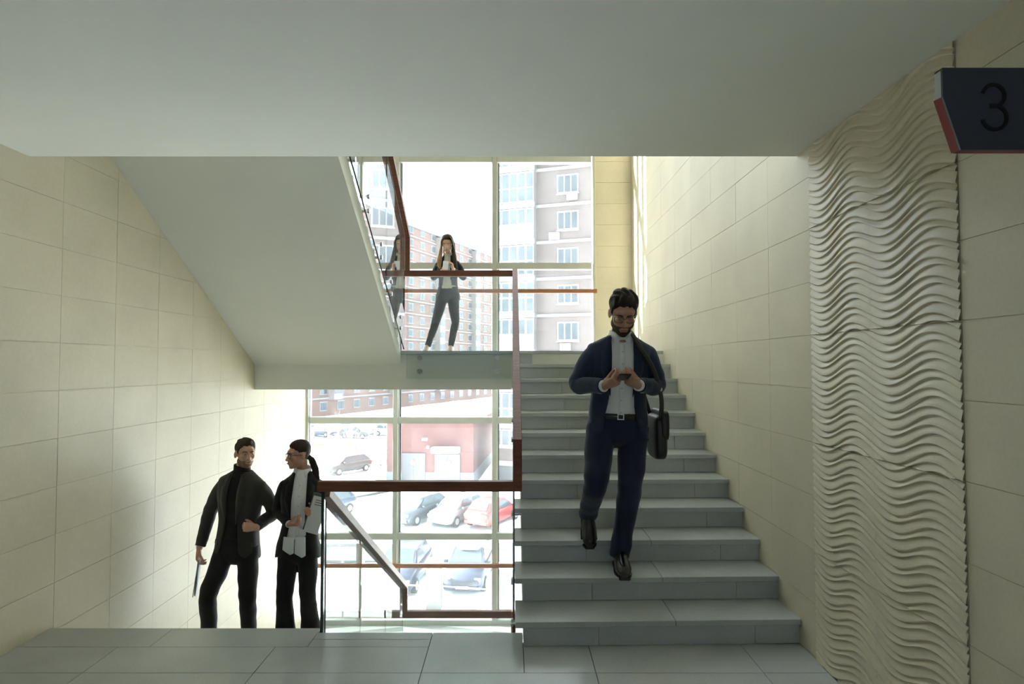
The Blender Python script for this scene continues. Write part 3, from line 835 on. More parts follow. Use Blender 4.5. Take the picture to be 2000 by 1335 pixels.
# ---- playground
PY = [solid('play_yellow', (0.50, 0.38, 0.12), 0.6), solid('play_red', (0.50, 0.05, 0.04), 0.6), solid('play_green', (0.10, 0.25, 0.18), 0.6), solid('play_post', (0.28, 0.30, 0.32), 0.6), solid('play_blue', (0.12, 0.22, 0.35), 0.6)]
def play_tower(x, y, label, roof, w=1.5, h=3.9, panel=None):
    p = empty('playground_tower', (x, y, GZ), R(20)); tag(p, label, 'playground', 'playground equipment')
    a = w / 2
    for sx in (-a, a):
        for sy in (-a, a):
            MB().cyl((sx, sy, 0), (sx, sy, h - 0.9), 0.06, 8).build('post', PY[3], p, False, True)
    MB().box(-a, a, -a, a, 1.35, 1.45).build('deck', PY[0], p, False, True)
    r = MB().add([(-a - .25, -a - .25, h - 1.0), (a + .25, -a - .25, h - 1.0), (a + .25, a + .25, h - 1.0), (-a - .25, a + .25, h - 1.0), (0, 0, h)], [(3, 2, 1, 0), (0, 1, 4), (1, 2, 4), (2, 3, 4), (3, 0, 4)])
    r.build('roof', roof, p, False, True)
    for sx in (-a, a):
        MB().box(sx - 0.03, sx + 0.03, -a, a, 1.45, 2.1).build('side_panel', panel or PY[2], p, False, True)
    V = [(a, -0.25, 1.4), (a, 0.25, 1.4), (a + 2.1, 0.25, 0.25), (a + 2.1, -0.25, 0.25), (a, -0.25, 1.32), (a, 0.25, 1.32), (a + 2.1, 0.25, 0.15), (a + 2.1, -0.25, 0.15)]
    obj('slide', V, [(0, 3, 2, 1), (4, 5, 6, 7), (0, 1, 5, 4), (1, 2, 6, 5), (2, 3, 7, 6), (3, 0, 4, 7)], PY[0], p, False, True)
play_tower(-19.6, 66, 'yellow roofed playground tower nearest the left window edge', PY[0])
play_tower(-16.9, 65, 'tall playground frame with a red side panel', PY[4], 1.3, 4.2, PY[1])
play_tower(-14.6, 72, 'yellow roofed playground tower farther back near the mullion', PY[0], 1.4, 4.4)
play_tower(-11.6, 66, 'small red roofed playhouse beside the mullion', PY[1], 1.3, 2.9)
sw = empty('swing_set', (-13.2, 64, GZ), R(10)); tag(sw, 'metal swing set in the snowy playground', 'playground', 'playground equipment')
for sx in (-1.4, 1.4):
    for sy in (-0.7, 0.7):
        MB().cyl((sx, sy, 0), (sx, 0, 2.4), 0.05, 8).build('leg', PY[3], sw, False, True)
MB().cyl((-1.5, 0, 2.4), (1.5, 0, 2.4), 0.05, 8).build('crossbar', PY[3], sw, False, True)
MB().box(-0.25, 0.25, -0.1, 0.1, 0.55, 0.6).build('seat', PY[2], sw, False, True)
for sx in (-0.22, 0.22): MB().cyl((sx, 0, 0.6), (sx, 0, 2.4), 0.012, 6).build('chain', PY[3], sw, False, True)
BARK = solid('bare_bark', (0.10, 0.085, 0.075), 0.9, var=0.2)
def bare_tree(x, y, h, seed, label):
    r_ = random.Random(seed); t = empty('bare_tree', (x, y, GZ)); tag(t, label, 'tree', 'bare winter trees')
    MB().cyl((0, 0, -0.1), (0.05, 0, h * 0.45), 0.10, 8, 0.07).build('trunk', BARK, t, False, True)
    def br(mb, p, d, l, r0, depth):
        q = p + d * l
        mb.cyl(p, q, r0, 5, r0 * 0.6)
        if depth:
            for _ in range(3):
                nd = d + np.array([r_.uniform(-.6, .6), r_.uniform(-.6, .6), r_.uniform(-.1, .5)]); nd /= np.linalg.norm(nd)
                br(mb, p + d * l * r_.uniform(.5, 1), nd, l * 0.65, r0 * 0.6, depth - 1)
    for i in range(6):
        a = i * 1.05 + r_.random(); d = np.array([math.cos(a) * .6, math.sin(a) * .6, 0.75]); d /= np.linalg.norm(d)
        mb = MB(); br(mb, np.array([0.03, 0, h * (0.25 + 0.03 * i)]), d, h * 0.3, 0.035, 2); mb.build('branch', BARK, t, False, True)
bare_tree(-15.0, 61.5, 4.2, 3, 'bare shrubby tree standing between the two far parked cars')
bare_tree(-17.8, 70, 5.5, 5, 'taller bare tree behind the playground')
# ---- snow capped gate pillars and a lamp post near the building
CREAMP = solid('pale_pillar_render', (0.085, 0.083, 0.076), 0.8, var=0.1)
for x, y, w, h, lab in ((-3.08, 25.7, 0.58, 1.72, 'pale gate pillar with a snow cap between the two dark cars'), (-5.75, 26.0, 0.52, 0.85, 'short pale pillar with a round snow cap behind the glass'),
                        (-0.22, 25.2, 0.60, 1.75, 'pale gate pillar with a snow cap at the foot of the stairs guard')):
    g = empty('gate_pillar', (x, y, GZ - 0.2)); tag(g, lab, 'pillar', 'gate pillars in the snow')
    bevel(MB().box(-w / 2, w / 2, -w / 2, w / 2, 0, h + 0.2).build('shaft', CREAMP, g, False, True), 0.02)
    c = MB()
    for i in range(5):
        a0 = i / 5 * math.pi / 2; a1 = (i + 1) / 5 * math.pi / 2
        c.cyl((0, 0, h + 0.2 + 0.26 * math.sin(a0)), (0, 0, h + 0.2 + 0.26 * math.sin(a1)), w * 0.62 * math.cos(a0) + 0.02, 16, w * 0.62 * math.cos(a1) + 0.02)
    c.build('snow_cap', SNOW, g, True, True)
lp = empty('lamp_post', (-6.25, 23.9, GZ - 0.2)); tag(lp, 'white lamp post with a broad snow laden head behind the glass', 'lamp post')
MB().cyl((0, 0, 0), (0, 0, 2.75), 0.05, 10).build('pole', WHP, lp, False, True)
bevel(MB().box(-0.45, 0.45, -0.25, 0.25, 2.70, 2.78).build('head', WHP, lp, False, True), 0.02)
bevel(MB().box(-0.47, 0.47, -0.27, 0.27, 2.78, 3.05).build('snow_cap', SNOW, lp, False, True), 0.12, 3)
fe = empty('fence', (-3.0, 25.9, GZ)); tag(fe, 'low metal pipe fence between the gate pillars', 'fence')
for z in (0.35, 0.85):
    MB().cyl((-5.3, 25.9, GZ + z), (-3.55, 25.75, GZ + z), 0.03, 8).build('pipe', PY[3], fe)
    MB().cyl((-2.75, 25.7, GZ + z), (-0.55, 25.25, GZ + z), 0.03, 8).build('pipe', PY[3], fe)

# ================================================================== PEOPLE
def nrm(v):
    v = np.asarray(v, float); return v / max(1e-9, np.linalg.norm(v))
def catmull(P, m):
    P = np.asarray(P, float); n = len(P)
    if n < 3: 
        return np.array([P[0] + (P[-1] - P[0]) * t for t in np.linspace(0, 1, m + 1)])
    out = []
    for i in range(n - 1):
        p0 = P[i - 1] if i else 2 * P[0] - P[1]; p1 = P[i]; p2 = P[i + 1]; p3 = P[i + 2] if i + 2 < n else 2 * P[-1] - P[-2]
        for t in np.linspace(0, 1, m, endpoint=False):
            out.append(0.5 * ((2 * p1) + (-p0 + p2) * t + (2 * p0 - 5 * p1 + 4 * p2 - p3) * t * t + (-p0 + 3 * p1 - 3 * p2 + p3) * t ** 3))
    out.append(P[-1])
    return np.array(out)
def loft(rings, caps=True):
    n = len(rings[0]); V = [p for r in rings for p in r]; F = []
    for i in range(len(rings) - 1):
        for k in range(n):
            l = (k + 1) % n
            F.append((i * n + k, i * n + l, (i + 1) * n + l, (i + 1) * n + k))
    if caps:
        for base, ring, fl in ((0, rings[0], True), ((len(rings) - 1) * n, rings[-1], False)):
            c = len(V); V.append(np.mean(ring, axis=0))
            for k in range(n):
                l = (k + 1) % n
                F.append((base + l, base + k, c) if fl else (base + k, base + l, c))
    return np.array(V), F
def tube(P, R_, front=(0, -1, 0), m=5, n=18, wr=None):
    """limb: centre line P, radii R_ (lateral, frontal) per point; wr(s, angle) -> radius factor for folds"""
    A = np.hstack([np.asarray(P, float), np.asarray(R_, float).reshape(len(P), -1)])
    if A.shape[1] == 4: A = np.hstack([A, A[:, 3:4]])
    A = catmull(A, m); C, rr = A[:, :3], np.maximum(A[:, 3:5], 0.001)
    front = np.asarray(front, float); rings = []
    for i in range(len(C)):
        t = nrm(C[min(i + 1, len(C) - 1)] - C[max(i - 1, 0)])
        e2 = front - t * front.dot(t)
        if np.linalg.norm(e2) < 0.15:
            h = np.array([0, 0, 1.0]); e2 = h - t * h.dot(t)
        e2 = nrm(e2); e1 = np.cross(e2, t)
        s = i / (len(C) - 1); ring = []
        for k in range(n):
            a = 2 * math.pi * k / n
            f_ = wr(s, a) if wr else 1.0
            ring.append(C[i] + (e1 * rr[i, 0] * math.cos(a) + e2 * rr[i, 1] * math.sin(a)) * f_)
        rings.append(ring)
    return loft(rings)
def ellipsoid(c, r, M=None, n=14):
    c = np.asarray(c, float); V = []; F = []
    for i in range(n + 1):
        th = math.pi * i / n
        for k in range(2 * n):
            ph = math.pi * k / n
            p = np.array([r[0] * math.sin(th) * math.cos(ph), r[1] * math.sin(th) * math.sin(ph), r[2] * math.cos(th)])
            V.append(c + (M @ p if M is not None else p))
    for i in range(n):
        for k in range(2 * n):
            l = (k + 1) % (2 * n)
            F.append((i * 2 * n + k, (i + 1) * 2 * n + k, (i + 1) * 2 * n + l, i * 2 * n + l))
    return np.array(V), F
def rot(yaw=0, pitch=0, roll=0):
    """degrees; figure faces -y. yaw>0 turns the face to +x, pitch>0 looks down"""
    y, p, r = R(yaw), R(pitch), R(roll)
    Mz = np.array([[math.cos(y), -math.sin(y), 0], [math.sin(y), math.cos(y), 0], [0, 0, 1]])
    Mx = np.array([[1, 0, 0], [0, math.cos(p), -math.sin(p)], [0, math.sin(p), math.cos(p)]])
    My = np.array([[math.cos(r), 0, math.sin(r)], [0, 1, 0], [-math.sin(r), 0, math.cos(r)]])
    return Mz @ Mx @ My
def join(parts):
    V = []; F = []; n = 0
    for v, f in parts:
        V.append(np.asarray(v)); F += [tuple(i + n for i in q) for q in f]; n += len(v)
    return np.vstack(V), F
def remesh(parts, voxel, smooth=2, factor=0.5):
    V, F = join(parts)
    me = to_mesh('tmp', V, F, None)
    o = bpy.data.objects.new('tmp', me); COL.objects.link(o)
    md = o.modifiers.new('r', 'REMESH'); md.mode = 'VOXEL'; md.voxel_size = voxel
    if smooth:
        sm = o.modifiers.new('s', 'SMOOTH'); sm.iterations = smooth; sm.factor = factor
    dg = bpy.context.evaluated_depsgraph_get(); dg.update()
    ev = o.evaluated_get(dg).to_mesh()
    nv = len(ev.vertices); A = np.empty(nv * 3); ev.vertices.foreach_get('co', A); A = A.reshape(-1, 3)
    nl = len(ev.loops); L = np.empty(nl, int); ev.loops.foreach_get('vertex_index', L)
    st = np.empty(len(ev.polygons), int); tt = np.empty(len(ev.polygons), int)
    ev.polygons.foreach_get('loop_start', st); ev.polygons.foreach_get('loop_total', tt)
    Fq = [tuple(L[a:a + b]) for a, b in zip(st, tt)]
    o.evaluated_get(dg).to_mesh_clear(); bpy.data.objects.remove(o); bpy.data.meshes.remove(me)
    return A, Fq
def normals(V, F):
    F4 = np.array([f if len(f) == 4 else (*f, f[-1]) for f in F])
    fn = np.cross(V[F4[:, 2]] - V[F4[:, 0]], V[F4[:, 3]] - V[F4[:, 1]])
    N = np.zeros_like(V)
    for k in range(4): np.add.at(N, F4[:, k], fn)
    return N / np.maximum(1e-12, np.linalg.norm(N, axis=1))[:, None]
def folds(V, F, amp, freq, seed=0, mask=None):
    """soft cloth wrinkles pushed along the normals"""
    N = normals(V, F); r_ = np.random.RandomState(seed); h = np.zeros(len(V))
    for _ in range(7):
        d = r_.normal(size=3); d /= np.linalg.norm(d); d[2] *= 1.4
        w = 2 * math.pi * freq * r_.uniform(0.6, 1.5)
        h += np.sin(V @ d * w + r_.uniform(0, 6) + 1.6 * np.sin(V @ r_.normal(size=3) * 9 + r_.uniform(0, 6)))
    h /= 7 ** 0.5
    if mask is not None: h = h * mask
    return V + N * (amp * h)[:, None]
def shell(V, F, N, m, thick):
    """raised layer over the part of a surface where m > 0 (hair, beard)"""
    keep = m > 0
    idx = -np.ones(len(V), int); used = []
    Fk = []
    for f in F:
        if all(keep[i] for i in f): Fk.append(f); used += f
    used = np.unique(used); idx[used] = np.arange(len(used))
    t = np.clip(m[used], 0, 1); t = t * t * (3 - 2 * t)
    V2 = V[used] + N[used] * (thick[used] * t - 0.0012 * (1 - t))[:, None]
    return V2, [tuple(idx[list(f)]) for f in Fk]

def skin_mat(name, col): return solid(name, col, 0.55, var=0.10, scale=25, bump=0.15, bscale=160, bdist=0.001)
def cloth(name, col, rough=0.85, var=0.14, sheen=0.15): return solid(name, col, rough, var=var, scale=160, bump=0.35, bscale=420, sheen=sheen, spec=0.25, bdist=0.0012)
def hair_mat(name, col): return solid(name, col, 0.62, spec=0.25, var=0.35, scale=22, stretch=(6, 6, 1.0), bump=0.8, bscale=60, bdist=0.003)
WHITESH = cloth('white_shirt_cotton', (0.80, 0.82, 0.85), 0.8, 0.03, 0.0)
SHOEL = solid('black_polished_leather', (0.012, 0.011, 0.011), 0.25, var=0.1, coat=0.3)
EYEW = solid('eye_white', (0.55, 0.53, 0.5), 0.3); EYED = solid('dark_iris', (0.02, 0.015, 0.012), 0.2)
LIPM = solid('lip_tone', (0.32, 0.12, 0.10), 0.5)
FRAME = solid('black_glasses_frame', (0.01, 0.01, 0.011), 0.3)
LENS = glassy('spectacle_lens', (0.97, 0.98, 0.98), 0.35)

def head_parts(c, M, s=1.0, female=False, lids=False):
    g = lambda p, r, n=14, MM=None: ellipsoid(c + M @ (np.array(p) * s), np.array(r) * s, M if MM is None else M @ MM, n)
    jw = 0.92 if female else 1.0
    P = [g((0, .012, .033), (.075, .094, .084), 18), g((0, -.022, -.03), (.061 * jw, .070, .080), 16), g((0, -.050, -.078), (.043 * jw, .040, .040)),
         g((0, -.068, -.103), (.022 * jw, .020, .017)), g((.037, -.060, -.022), (.024, .024, .024)), g((-.037, -.060, -.022), (.024, .024, .024)),
         g((0, -.074, .030), (.050, .020, .022)), g((0, -.0765, .014), (.046, .014, .008)),
         g((.046 * jw, -.008, -.062), (.018, .036, .026)), g((-.046 * jw, -.008, -.062), (.018, .036, .026)),
         g((0, -.083, -.058), (.027, .012, .018)), g((0, -.0925, -.0635), (.022, .008, .0045), 10), g((0, -.0915, -.0735), (.019, .008, .0055), 10)]
    tp = lambda pts, rr: tube([c + M @ (np.array(p) * s) for p in pts], np.array(rr) * s, M @ np.array([0, -1., 0]), 4, 10)
    P.append(tp([(0, -.084, .016), (0, -.093, -.006), (0, -.106, -.028), (0, -.1085, -.036), (0, -.098, -.043)], [.0085, .0095, .0115, .012, .008]))
    for q in (1, -1):
        P.append(g((q * .0125, -.096, -.037), (.008, .010, .0075), 8))
        P.append(g((q * .077, .014, -.008), (.008, .019, .031), 10, rot(q * -22)))
        if lids: P.append(g((q * .031, -.074, -.002), (.0165, .0115, .0105), 10))
        else: P.append(g((q * .031, -.0735, .0055), (.0165, .0100, .0045), 8)); 
    return P
def hand_parts(wr, d, pn, right, curl, s=1.0, thumb=(0.55, 0.75, 0.35), tcurl=0.4, spread=0.0):
    """five separate fingers; d: along the hand, pn: the way the palm faces; curl: per finger joint angles in degrees"""
    d = nrm(d); pn = nrm(np.asarray(pn, float) - d * np.dot(pn, d)); side = np.cross(pn, d) * (-1 if right else 1)
    wr = np.asarray(wr, float)
    P = [tube([wr - d * .035 * s, wr, wr + d * .03 * s, wr + d * .062 * s, wr + d * .092 * s], np.array([(.027, .020), (.028, .0195), (.035, .0185), (.041, .0165), (.039, .0125)]) * s, pn, 4, 14),
         ellipsoid(wr + (d * .032 + side * .022 + pn * .012) * s, np.array([.020, .020, .020]) * s, None, 8)]
    offs = (.0295, .0100, -.0100, -.0285); lens = ((.042, .026, .021), (.046, .030, .022), (.042, .028, .021), (.034, .021, .019)); kn = (.088, .092, .088, .080)
    for i in range(4):
        cc = curl[i] if isinstance(curl[0], (list, tuple)) else curl
        p = wr + (d * (kn[i] - .012) + side * offs[i]) * s; pts = [p.copy()]; a = 0.0
        sp = side * spread * (1.5 - i)
        for L, c_ in zip(lens[i], cc):
            a += R(c_); p = p + nrm(d * math.cos(a) + pn * math.sin(a) + sp) * L * s; pts.append(p.copy())
        P.append(tube(pts, np.array([.0095, .0090, .0080, .0066]) * s, side, 4, 10))
    t0 = nrm(d * thumb[0] + side * thumb[1] + pn * thumb[2])
    p = wr + (d * .024 + side * .024 + pn * .006) * s; pts = [p.copy()]
    for k, L in enumerate((.040, .032, .027)):
        t0 = nrm(t0 + (d * 0.5 + pn * 0.5 - side * 0.3) * tcurl * (k > 0)); p = p + t0 * L * s; pts.append(p.copy())
    P.append(tube(pts, np.array([.0135, .0115, .0100, .0078]) * s, d, 4, 10))
    return P
def shoe(person, ank, toe_dir, pitch, s, mat, heel=0.022, female=False):
    """lace-up shoe: sole and upper, from the ankle joint"""
    d = nrm([toe_dir[0], toe_dir[1], 0]); up = np.array([0, 0, 1.0]); side = np.cross(d, up)
    p = R(pitch); dd = d * math.cos(p) - up * math.sin(p); uu = up * math.cos(p) + d * math.sin(p)
    L = lambda x, y, z: ank + (side * x + dd * y + uu * z) * s
    prof = [(-.075, .028, .0), (-.060, .036, .0), (-.02, .038, .0), (.04, .040, .004), (.10, .048, .006), (.15, .049, .004), (.19, .040, 0), (.213, .022, -.002)]
    top = [.035, .055, .062, .050, .018, .002, -.008, -.022]
    rings = []; zb_ = -.075
    for (y, w, off), t in zip(prof, top):
        ring = []
        for k in range(16):
            a = 2 * math.pi * k / 16
            z = zb_ + heel * 0 + (t - zb_) * (0.5 + 0.5 * math.sin(a)) if math.sin(a) > 0 else zb_ + (t - zb_) * 0.5 * (1 + max(-1, math.sin(a) * 1.6))
            ring.append(L(w * math.cos(a) * (1 if math.sin(a) < 0.2 else 0.92) + off * 0, y, z))
        rings.append(ring)
    V, F = loft(rings)
    o = obj('shoe', V, F, mat, person, True)
    out = [L(sx * (w + .004), y, z) for z in (zb_ - .014, zb_ + .004) for sx, (y, w, off) in [(1, q) for q in prof] + [(-1, q) for q in reversed(prof)]]
    n = len(out) // 2
    F2 = [tuple(range(n)), tuple(range(2 * n - 1, n - 1, -1))] + [(i, (i + 1) % n, (i + 1) % n + n, i + n) for i in range(n)]
    obj('sole', out, F2, SHOEL if not female else mat, o)
    if not female:
        lc = MB()
        for y in (.045, .065, .085):
            z = .046 - (y - .045) * 0.75
            lc.cyl(L(-.022, y, z), L(.022, y + .006, z), .0035 * s, 6)
        lc.build('laces', SHOEL, o)
    return o
def person_glasses(person, c, M, s, wide=1.0):
    W = lambda x, y, z: c + M @ (np.array([x * wide, y, z]) * s)
    mb = MB()
    for q in (1, -1):
        pts = []
        for k in range(24):
            a = 2 * math.pi * k / 24
            ca, sa = math.cos(a), math.sin(a)
            pts.append((q * .0335 + .0265 * math.copysign(abs(ca) ** 0.6, ca), -.0965 + 0.004 * abs(ca), -.003 + .0185 * math.copysign(abs(sa) ** 0.6, sa)))
        for k in range(24): mb.cyl(W(*pts[k]), W(*pts[(k + 1) % 24]), .0019 * s, 6)
        mb.cyl(W(q * .060, -.092, .006), W(q * .079, .004, .004), .0022 * s, 6)
        mb.cyl(W(q * .079, .004, .004), W(q * .078, .026, -.012), .0022 * s, 6)
    mb.cyl(W(-.0075, -.098, .002), W(.0075, -.098, .002), .002 * s, 6)
    g = mb.build('glasses', FRAME, person)
    for q in (1, -1):
        V = []
        for y in (-.0970, -.0955):
            for k in range(16):
                a = 2 * math.pi * k / 16
                V.append(W(q * .0335 + .025 * math.cos(a), y, -.003 + .017 * math.sin(a)))
        obj('lens', V, [tuple(range(16)), tuple(range(31, 15, -1))] + [(k, (k + 1) % 16, (k + 1) % 16 + 16, k + 16) for k in range(16)], LENS, g)
def cshell(rings, th):
    """open-fronted jacket trunk: rings of (centre, lateral, front, a, b, openR, openL, p)"""
    n = 56; O = []; I = []
    for c, u, f, a, b, oR, oL, hem in rings:
        pr_ = math.asin(min(0.97, oR / a)); pl = math.asin(min(0.97, oL / a))
        ro, ri = [], []
        for k in range(n):
            ph = pl + (2 * math.pi - pr_ - pl) * k / (n - 1)
            sx, cy_ = math.sin(ph), math.cos(ph)
            e = 0.86
            X = math.copysign(abs(sx) ** e, sx); Yv = math.copysign(abs(cy_) ** e, cy_)
            ro.append(c + u * a * X + f * b * Yv); ri.append(c + u * (a - th) * X + f * (b - th) * Yv)
        O.append(ro); I.append(ri)
    m = len(rings); V = [p for r_ in O for p in r_] + [p for r_ in I for p in r_]; F = []; q = m * n
    for i in range(m - 1):
        for k in range(n - 1):
            a = i * n + k
            F.append((a, a + 1, a + n + 1, a + n)); F.append((q + a, q + a + n, q + a + n + 1, q + a + 1))
        for k in (0, n - 1):
            a = i * n + k; F.append((a, a + n, q + a + n, q + a) if k == 0 else (a, q + a, q + a + n, a + n))
    for k in range(n - 1):
        F.append((k, q + k, q + k + 1, k + 1)); a = (m - 1) * n + k; F.append((a, a + 1, q + a + 1, q + a))
    return np.array(V), F

def build_person(S):
    if 'place' in S:
        for k_, v_ in S['j'].items():
            S['j'][k_] = (v_[0] + S['place'][0], v_[1] + S['place'][1], S['ground'] + (v_[2] - S['ground']) * S['place'][2])
    J = {k: np.array(v, float) for k, v in S['j'].items()}
    s = S.get('s', 1.0); fem = S.get('female', False)
    base = (float((J['hipR'] + J['hipL'])[0] / 2), float((J['hipR'] + J['hipL'])[1] / 2), S['ground'])
    pe = empty('person', base); tag(pe, S['label'], 'person')
    vox = S.get('vox', 0.006)
    hip = (J['hipR'] + J['hipL']) / 2; sh = (J['shR'] + J['shL']) / 2
    u = nrm((J['shL'] - J['shR'])); uh = nrm(J['hipL'] - J['hipR'])
    up = nrm(sh - hip)
    def frame(k):
        uu = nrm(uh + (u - uh) * max(0, min(1, k))); ff = nrm(np.cross(uu, up)); 
        if ff[1] > 0: ff = -ff
        uu = nrm(uu - up * uu.dot(up)); return uu, ff
    W = S.get('w', 1.0)
    hc, HM, hs = J['head'], rot(*S['look']), S.get('hs', 1.0)
    swx = S.get('lean', 0.0)
    cen = lambda k: hip + (sh - hip) * k + frame(k)[1] * swx * math.sin(max(0, min(1, k)) * math.pi)
    def trunk(tab, n=30, grow=0.0):
        rings = []
        A = catmull([(k, a, b) for k, a, b in tab], 5)
        for k, a, b in A:
            uu, ff = frame(k); c = cen(k)
            if k > 1: c = sh + (J['neck'] - sh) * min(1.3, (k - 1) / 0.12)
            ring = []
            for i in range(n):
                ph = 2 * math.pi * i / n; X = math.copysign(abs(math.cos(ph)) ** 0.88, math.cos(ph)); Yv = math.copysign(abs(math.sin(ph)) ** 0.88, math.sin(ph))
                ring.append(c + uu * (a * W * s + grow) * X + ff * (b * W * s + grow) * Yv)
            rings.append(ring)
        return loft(rings)
    if fem:
        t_sh = [(.20, .136, .100), (.27, .132, .098), (.42, .120, .092), (.60, .133, .108), (.74, .143, .125), (.88, .145, .104), (.98, .128, .082), (1.05, .085, .066), (1.13, .052, .054)]
        t_hip = [(.30, .130, .096), (.18, .146, .108), (.05, .162, .118), (-.06, .160, .120), (-.13, .105, .095), (-.18, .05, .06)]
        t_jk = [(-.10, .188, .140, .10), (.04, .180, .136, .085), (.22, .156, .120, .065), (.42, .140, .112, .055), (.60, .152, .128, .055), (.74, .162, .144, .055), (.88, .164, .122, .052), (.98, .148, .098, .050), (1.05, .100, .076, .048), (1.11, .068, .066, .046)]
    else:
        t_sh = [(.17, .146, .102), (.24, .150, .107), (.42, .148, .104), (.60, .158, .112), (.76, .168, .116), (.90, .168, .106), (1.0, .150, .086), (1.06, .098, .072), (1.13, .060, .062)]
        t_hip = [(.24, .150, .108), (.12, .160, .116), (.0, .166, .120), (-.08, .158, .118), (-.14, .110, .095), (-.19, .05, .06)]
        t_jk = [(-.10, .196, .142, .125), (.0, .192, .140, .085), (.22, .178, .130, .062), (.42, .170, .126, .052), (.60, .180, .134, .052), (.76, .192, .138, .052), (.90, .200, .126, .052), (1.0, .196, .100, .052), (1.055, .140, .084, .052), (1.11, .078, .074, .050)]
    # ---- body: one continuous skin surface
    B = head_parts(hc, HM, hs, fem, S.get('lids', False))
    nb = hc + HM @ (np.array([0, .022, -.055]) * hs)
    nr = (.047 if fem else .057) * hs
    B.append(tube([J['neck'] - up * .06, J['neck'] - up * .01, (J['neck'] + nb) / 2 + np.array([0, .004, 0]), nb], [(nr * 1.25, nr * 1.2), (nr * 1.05, nr * 1.05), (nr * .98, nr), (nr, nr * 1.1)]))
    B.append(trunk([(k, a * .86, b * .86) for k, a, b in (t_hip[::-1][:-1] + t_sh[2:])]))
    arm = .84 if fem else 1.0
    for q in ('R', 'L'):
        shp, el, wr_ = J['sh' + q], J['el' + q], J['wr' + q]
        sb = shp - up * .062 * s - nrm(shp - sh) * .035
        B.append(tube([sb, sb * .5 + el * .5, el, el * .5 + wr_ * .5, wr_], np.array([.048, .042, .038, .036, .026]) * s * arm))
        hd_, pn_, cu_ = S['hand' + q]
        B += hand_parts(wr_, hd_, pn_, q == 'R', cu_, s=S.get('hsize', 1.0), **S.get('handk' + q, {}))
        hp, kn, an = J['hip' + q], J['kn' + q], J['an' + q]
        B.append(tube([hp, hp * .5 + kn * .5, kn, kn * .55 + an * .45, an], np.array([.070, .062, .046, .044, .032]) * s * arm))
        B.append(ellipsoid(an + nrm([S['toe' + q][0], S['toe' + q][1], 0]) * .02 - up * .02, np.array([.03, .05, .03]) * s))
    V, F = remesh(B, vox, 2, 0.5)
    body = obj('body', V, F, S['skin'], pe, True)
    N = normals(V, F)
    Lc = (V - hc) @ HM / hs           # head-local coordinates
    isH = (np.linalg.norm(Lc - np.array([0, 0, -.01]), axis=1) < .17)
    x_, y_, z_ = np.abs(Lc[:, 0]), Lc[:, 1], Lc[:, 2]
    # ---- hair
    hl = np.interp(y_, S.get('hairline_y', [-.11, -.085, -.066, -.045, -.02, .0, .018, .04, .11]), S.get('hairline_z', [.078, .076, .064, .046, .014, .006, -.004, -.036, -.058]))
    ear = (x_ > .068) & (np.abs(y_ - .014) < .026) & (z_ < .026) & (z_ > -.050)
    hl = hl + .004 * np.sin(Lc[:, 0] * 170 + y_ * 90)
    m = np.where(isH & ~ear & (z_ > -.085), (z_ - hl) / .026, -1)
    th = S.get('hair_t', .014) * hs * (.34 + 1.3 * np.clip((z_ - .03) / .07, 0, 1)) * (1 + .22 * np.sin(Lc[:, 0] * 190 + 3 * np.sin(y_ * 55)) * np.clip(z_ * 12, 0, 1) * S.get('tuft', 1.0))
    HV, HF = shell(V, F, N, m, th)
    hair = obj('hair', HV, HF, S['hair'], pe, True)
    if S.get('beard'):
        zl = np.interp(y_, [-.12, -.088, -.078, -.06, -.03, .0, .03], [-.0475, -.0475, -.050, -.050, -.036, -.012, .004])
        lip = (x_ < .022) & (z_ > -.079) & (z_ < -.0585) & (y_ < -.085)
        m = np.minimum(np.minimum((zl - z_) / .014, (.026 - y_) / .02), (z_ + .128) / .015)
        m = np.where(isH & ~ear & ~lip, m, -1)
        BV, BF = shell(V, F, N, m, np.full(len(V), S['beard'] * hs))
        if len(BF): obj('beard', BV, BF, S['stubble'], pe, True)
    for q in (1, -1):
        Wp = lambda p: hc + HM @ (np.array(p) * hs)
        if not S.get('lids'):
            v, f = ellipsoid(Wp((q * .031, -.0755, -.001)), np.array([.0115, .0095, .0068]) * hs, HM, 8); e = obj('eye', v, f, EYEW, pe, True)
            gz = S.get('gaze', 0.0)
            v, f = ellipsoid(Wp((q * .031 + gz, -.0835, -.001)), np.array([.005, .0022, .005]) * hs, HM, 8); obj('iris', v, f, EYED, e, True)
        v, f = tube([Wp((q * .012, -.0925, .0175)), Wp((q * .030, -.0915, .0225)), Wp((q * .050, -.076, .0165))], np.array([.0028, .0032, .0018]) * hs, HM @ np.array([0, -1., 0]), 4, 8)
        obj('eyebrow', v, f, S['hair'], pe, True)
    v, f = tube([hc + HM @ (np.array(p) * hs) for p in ((-.021, -.094, -.0680 + S.get('smile', 0)), (-.008, -.1005, -.0670), (.008, -.1005, -.0670), (.021, -.094, -.0680 + S.get('smile', 0)))], np.array([(.002, .002), (.0042, .004), (.0042, .004), (.002, .002)]) * hs, HM @ np.array([0, -1., 0]), 4, 8)
    obj('lips', v, f, LIPM, pe, True)
    if S.get('glasses'): person_glasses(pe, hc, HM, hs, 1.0)
    # ---- trousers
    T = [trunk(t_hip)]
    flare = S.get('flare', (.104, .094, .072, .066, .060))
    wk = S.get('wrink', 0.03)
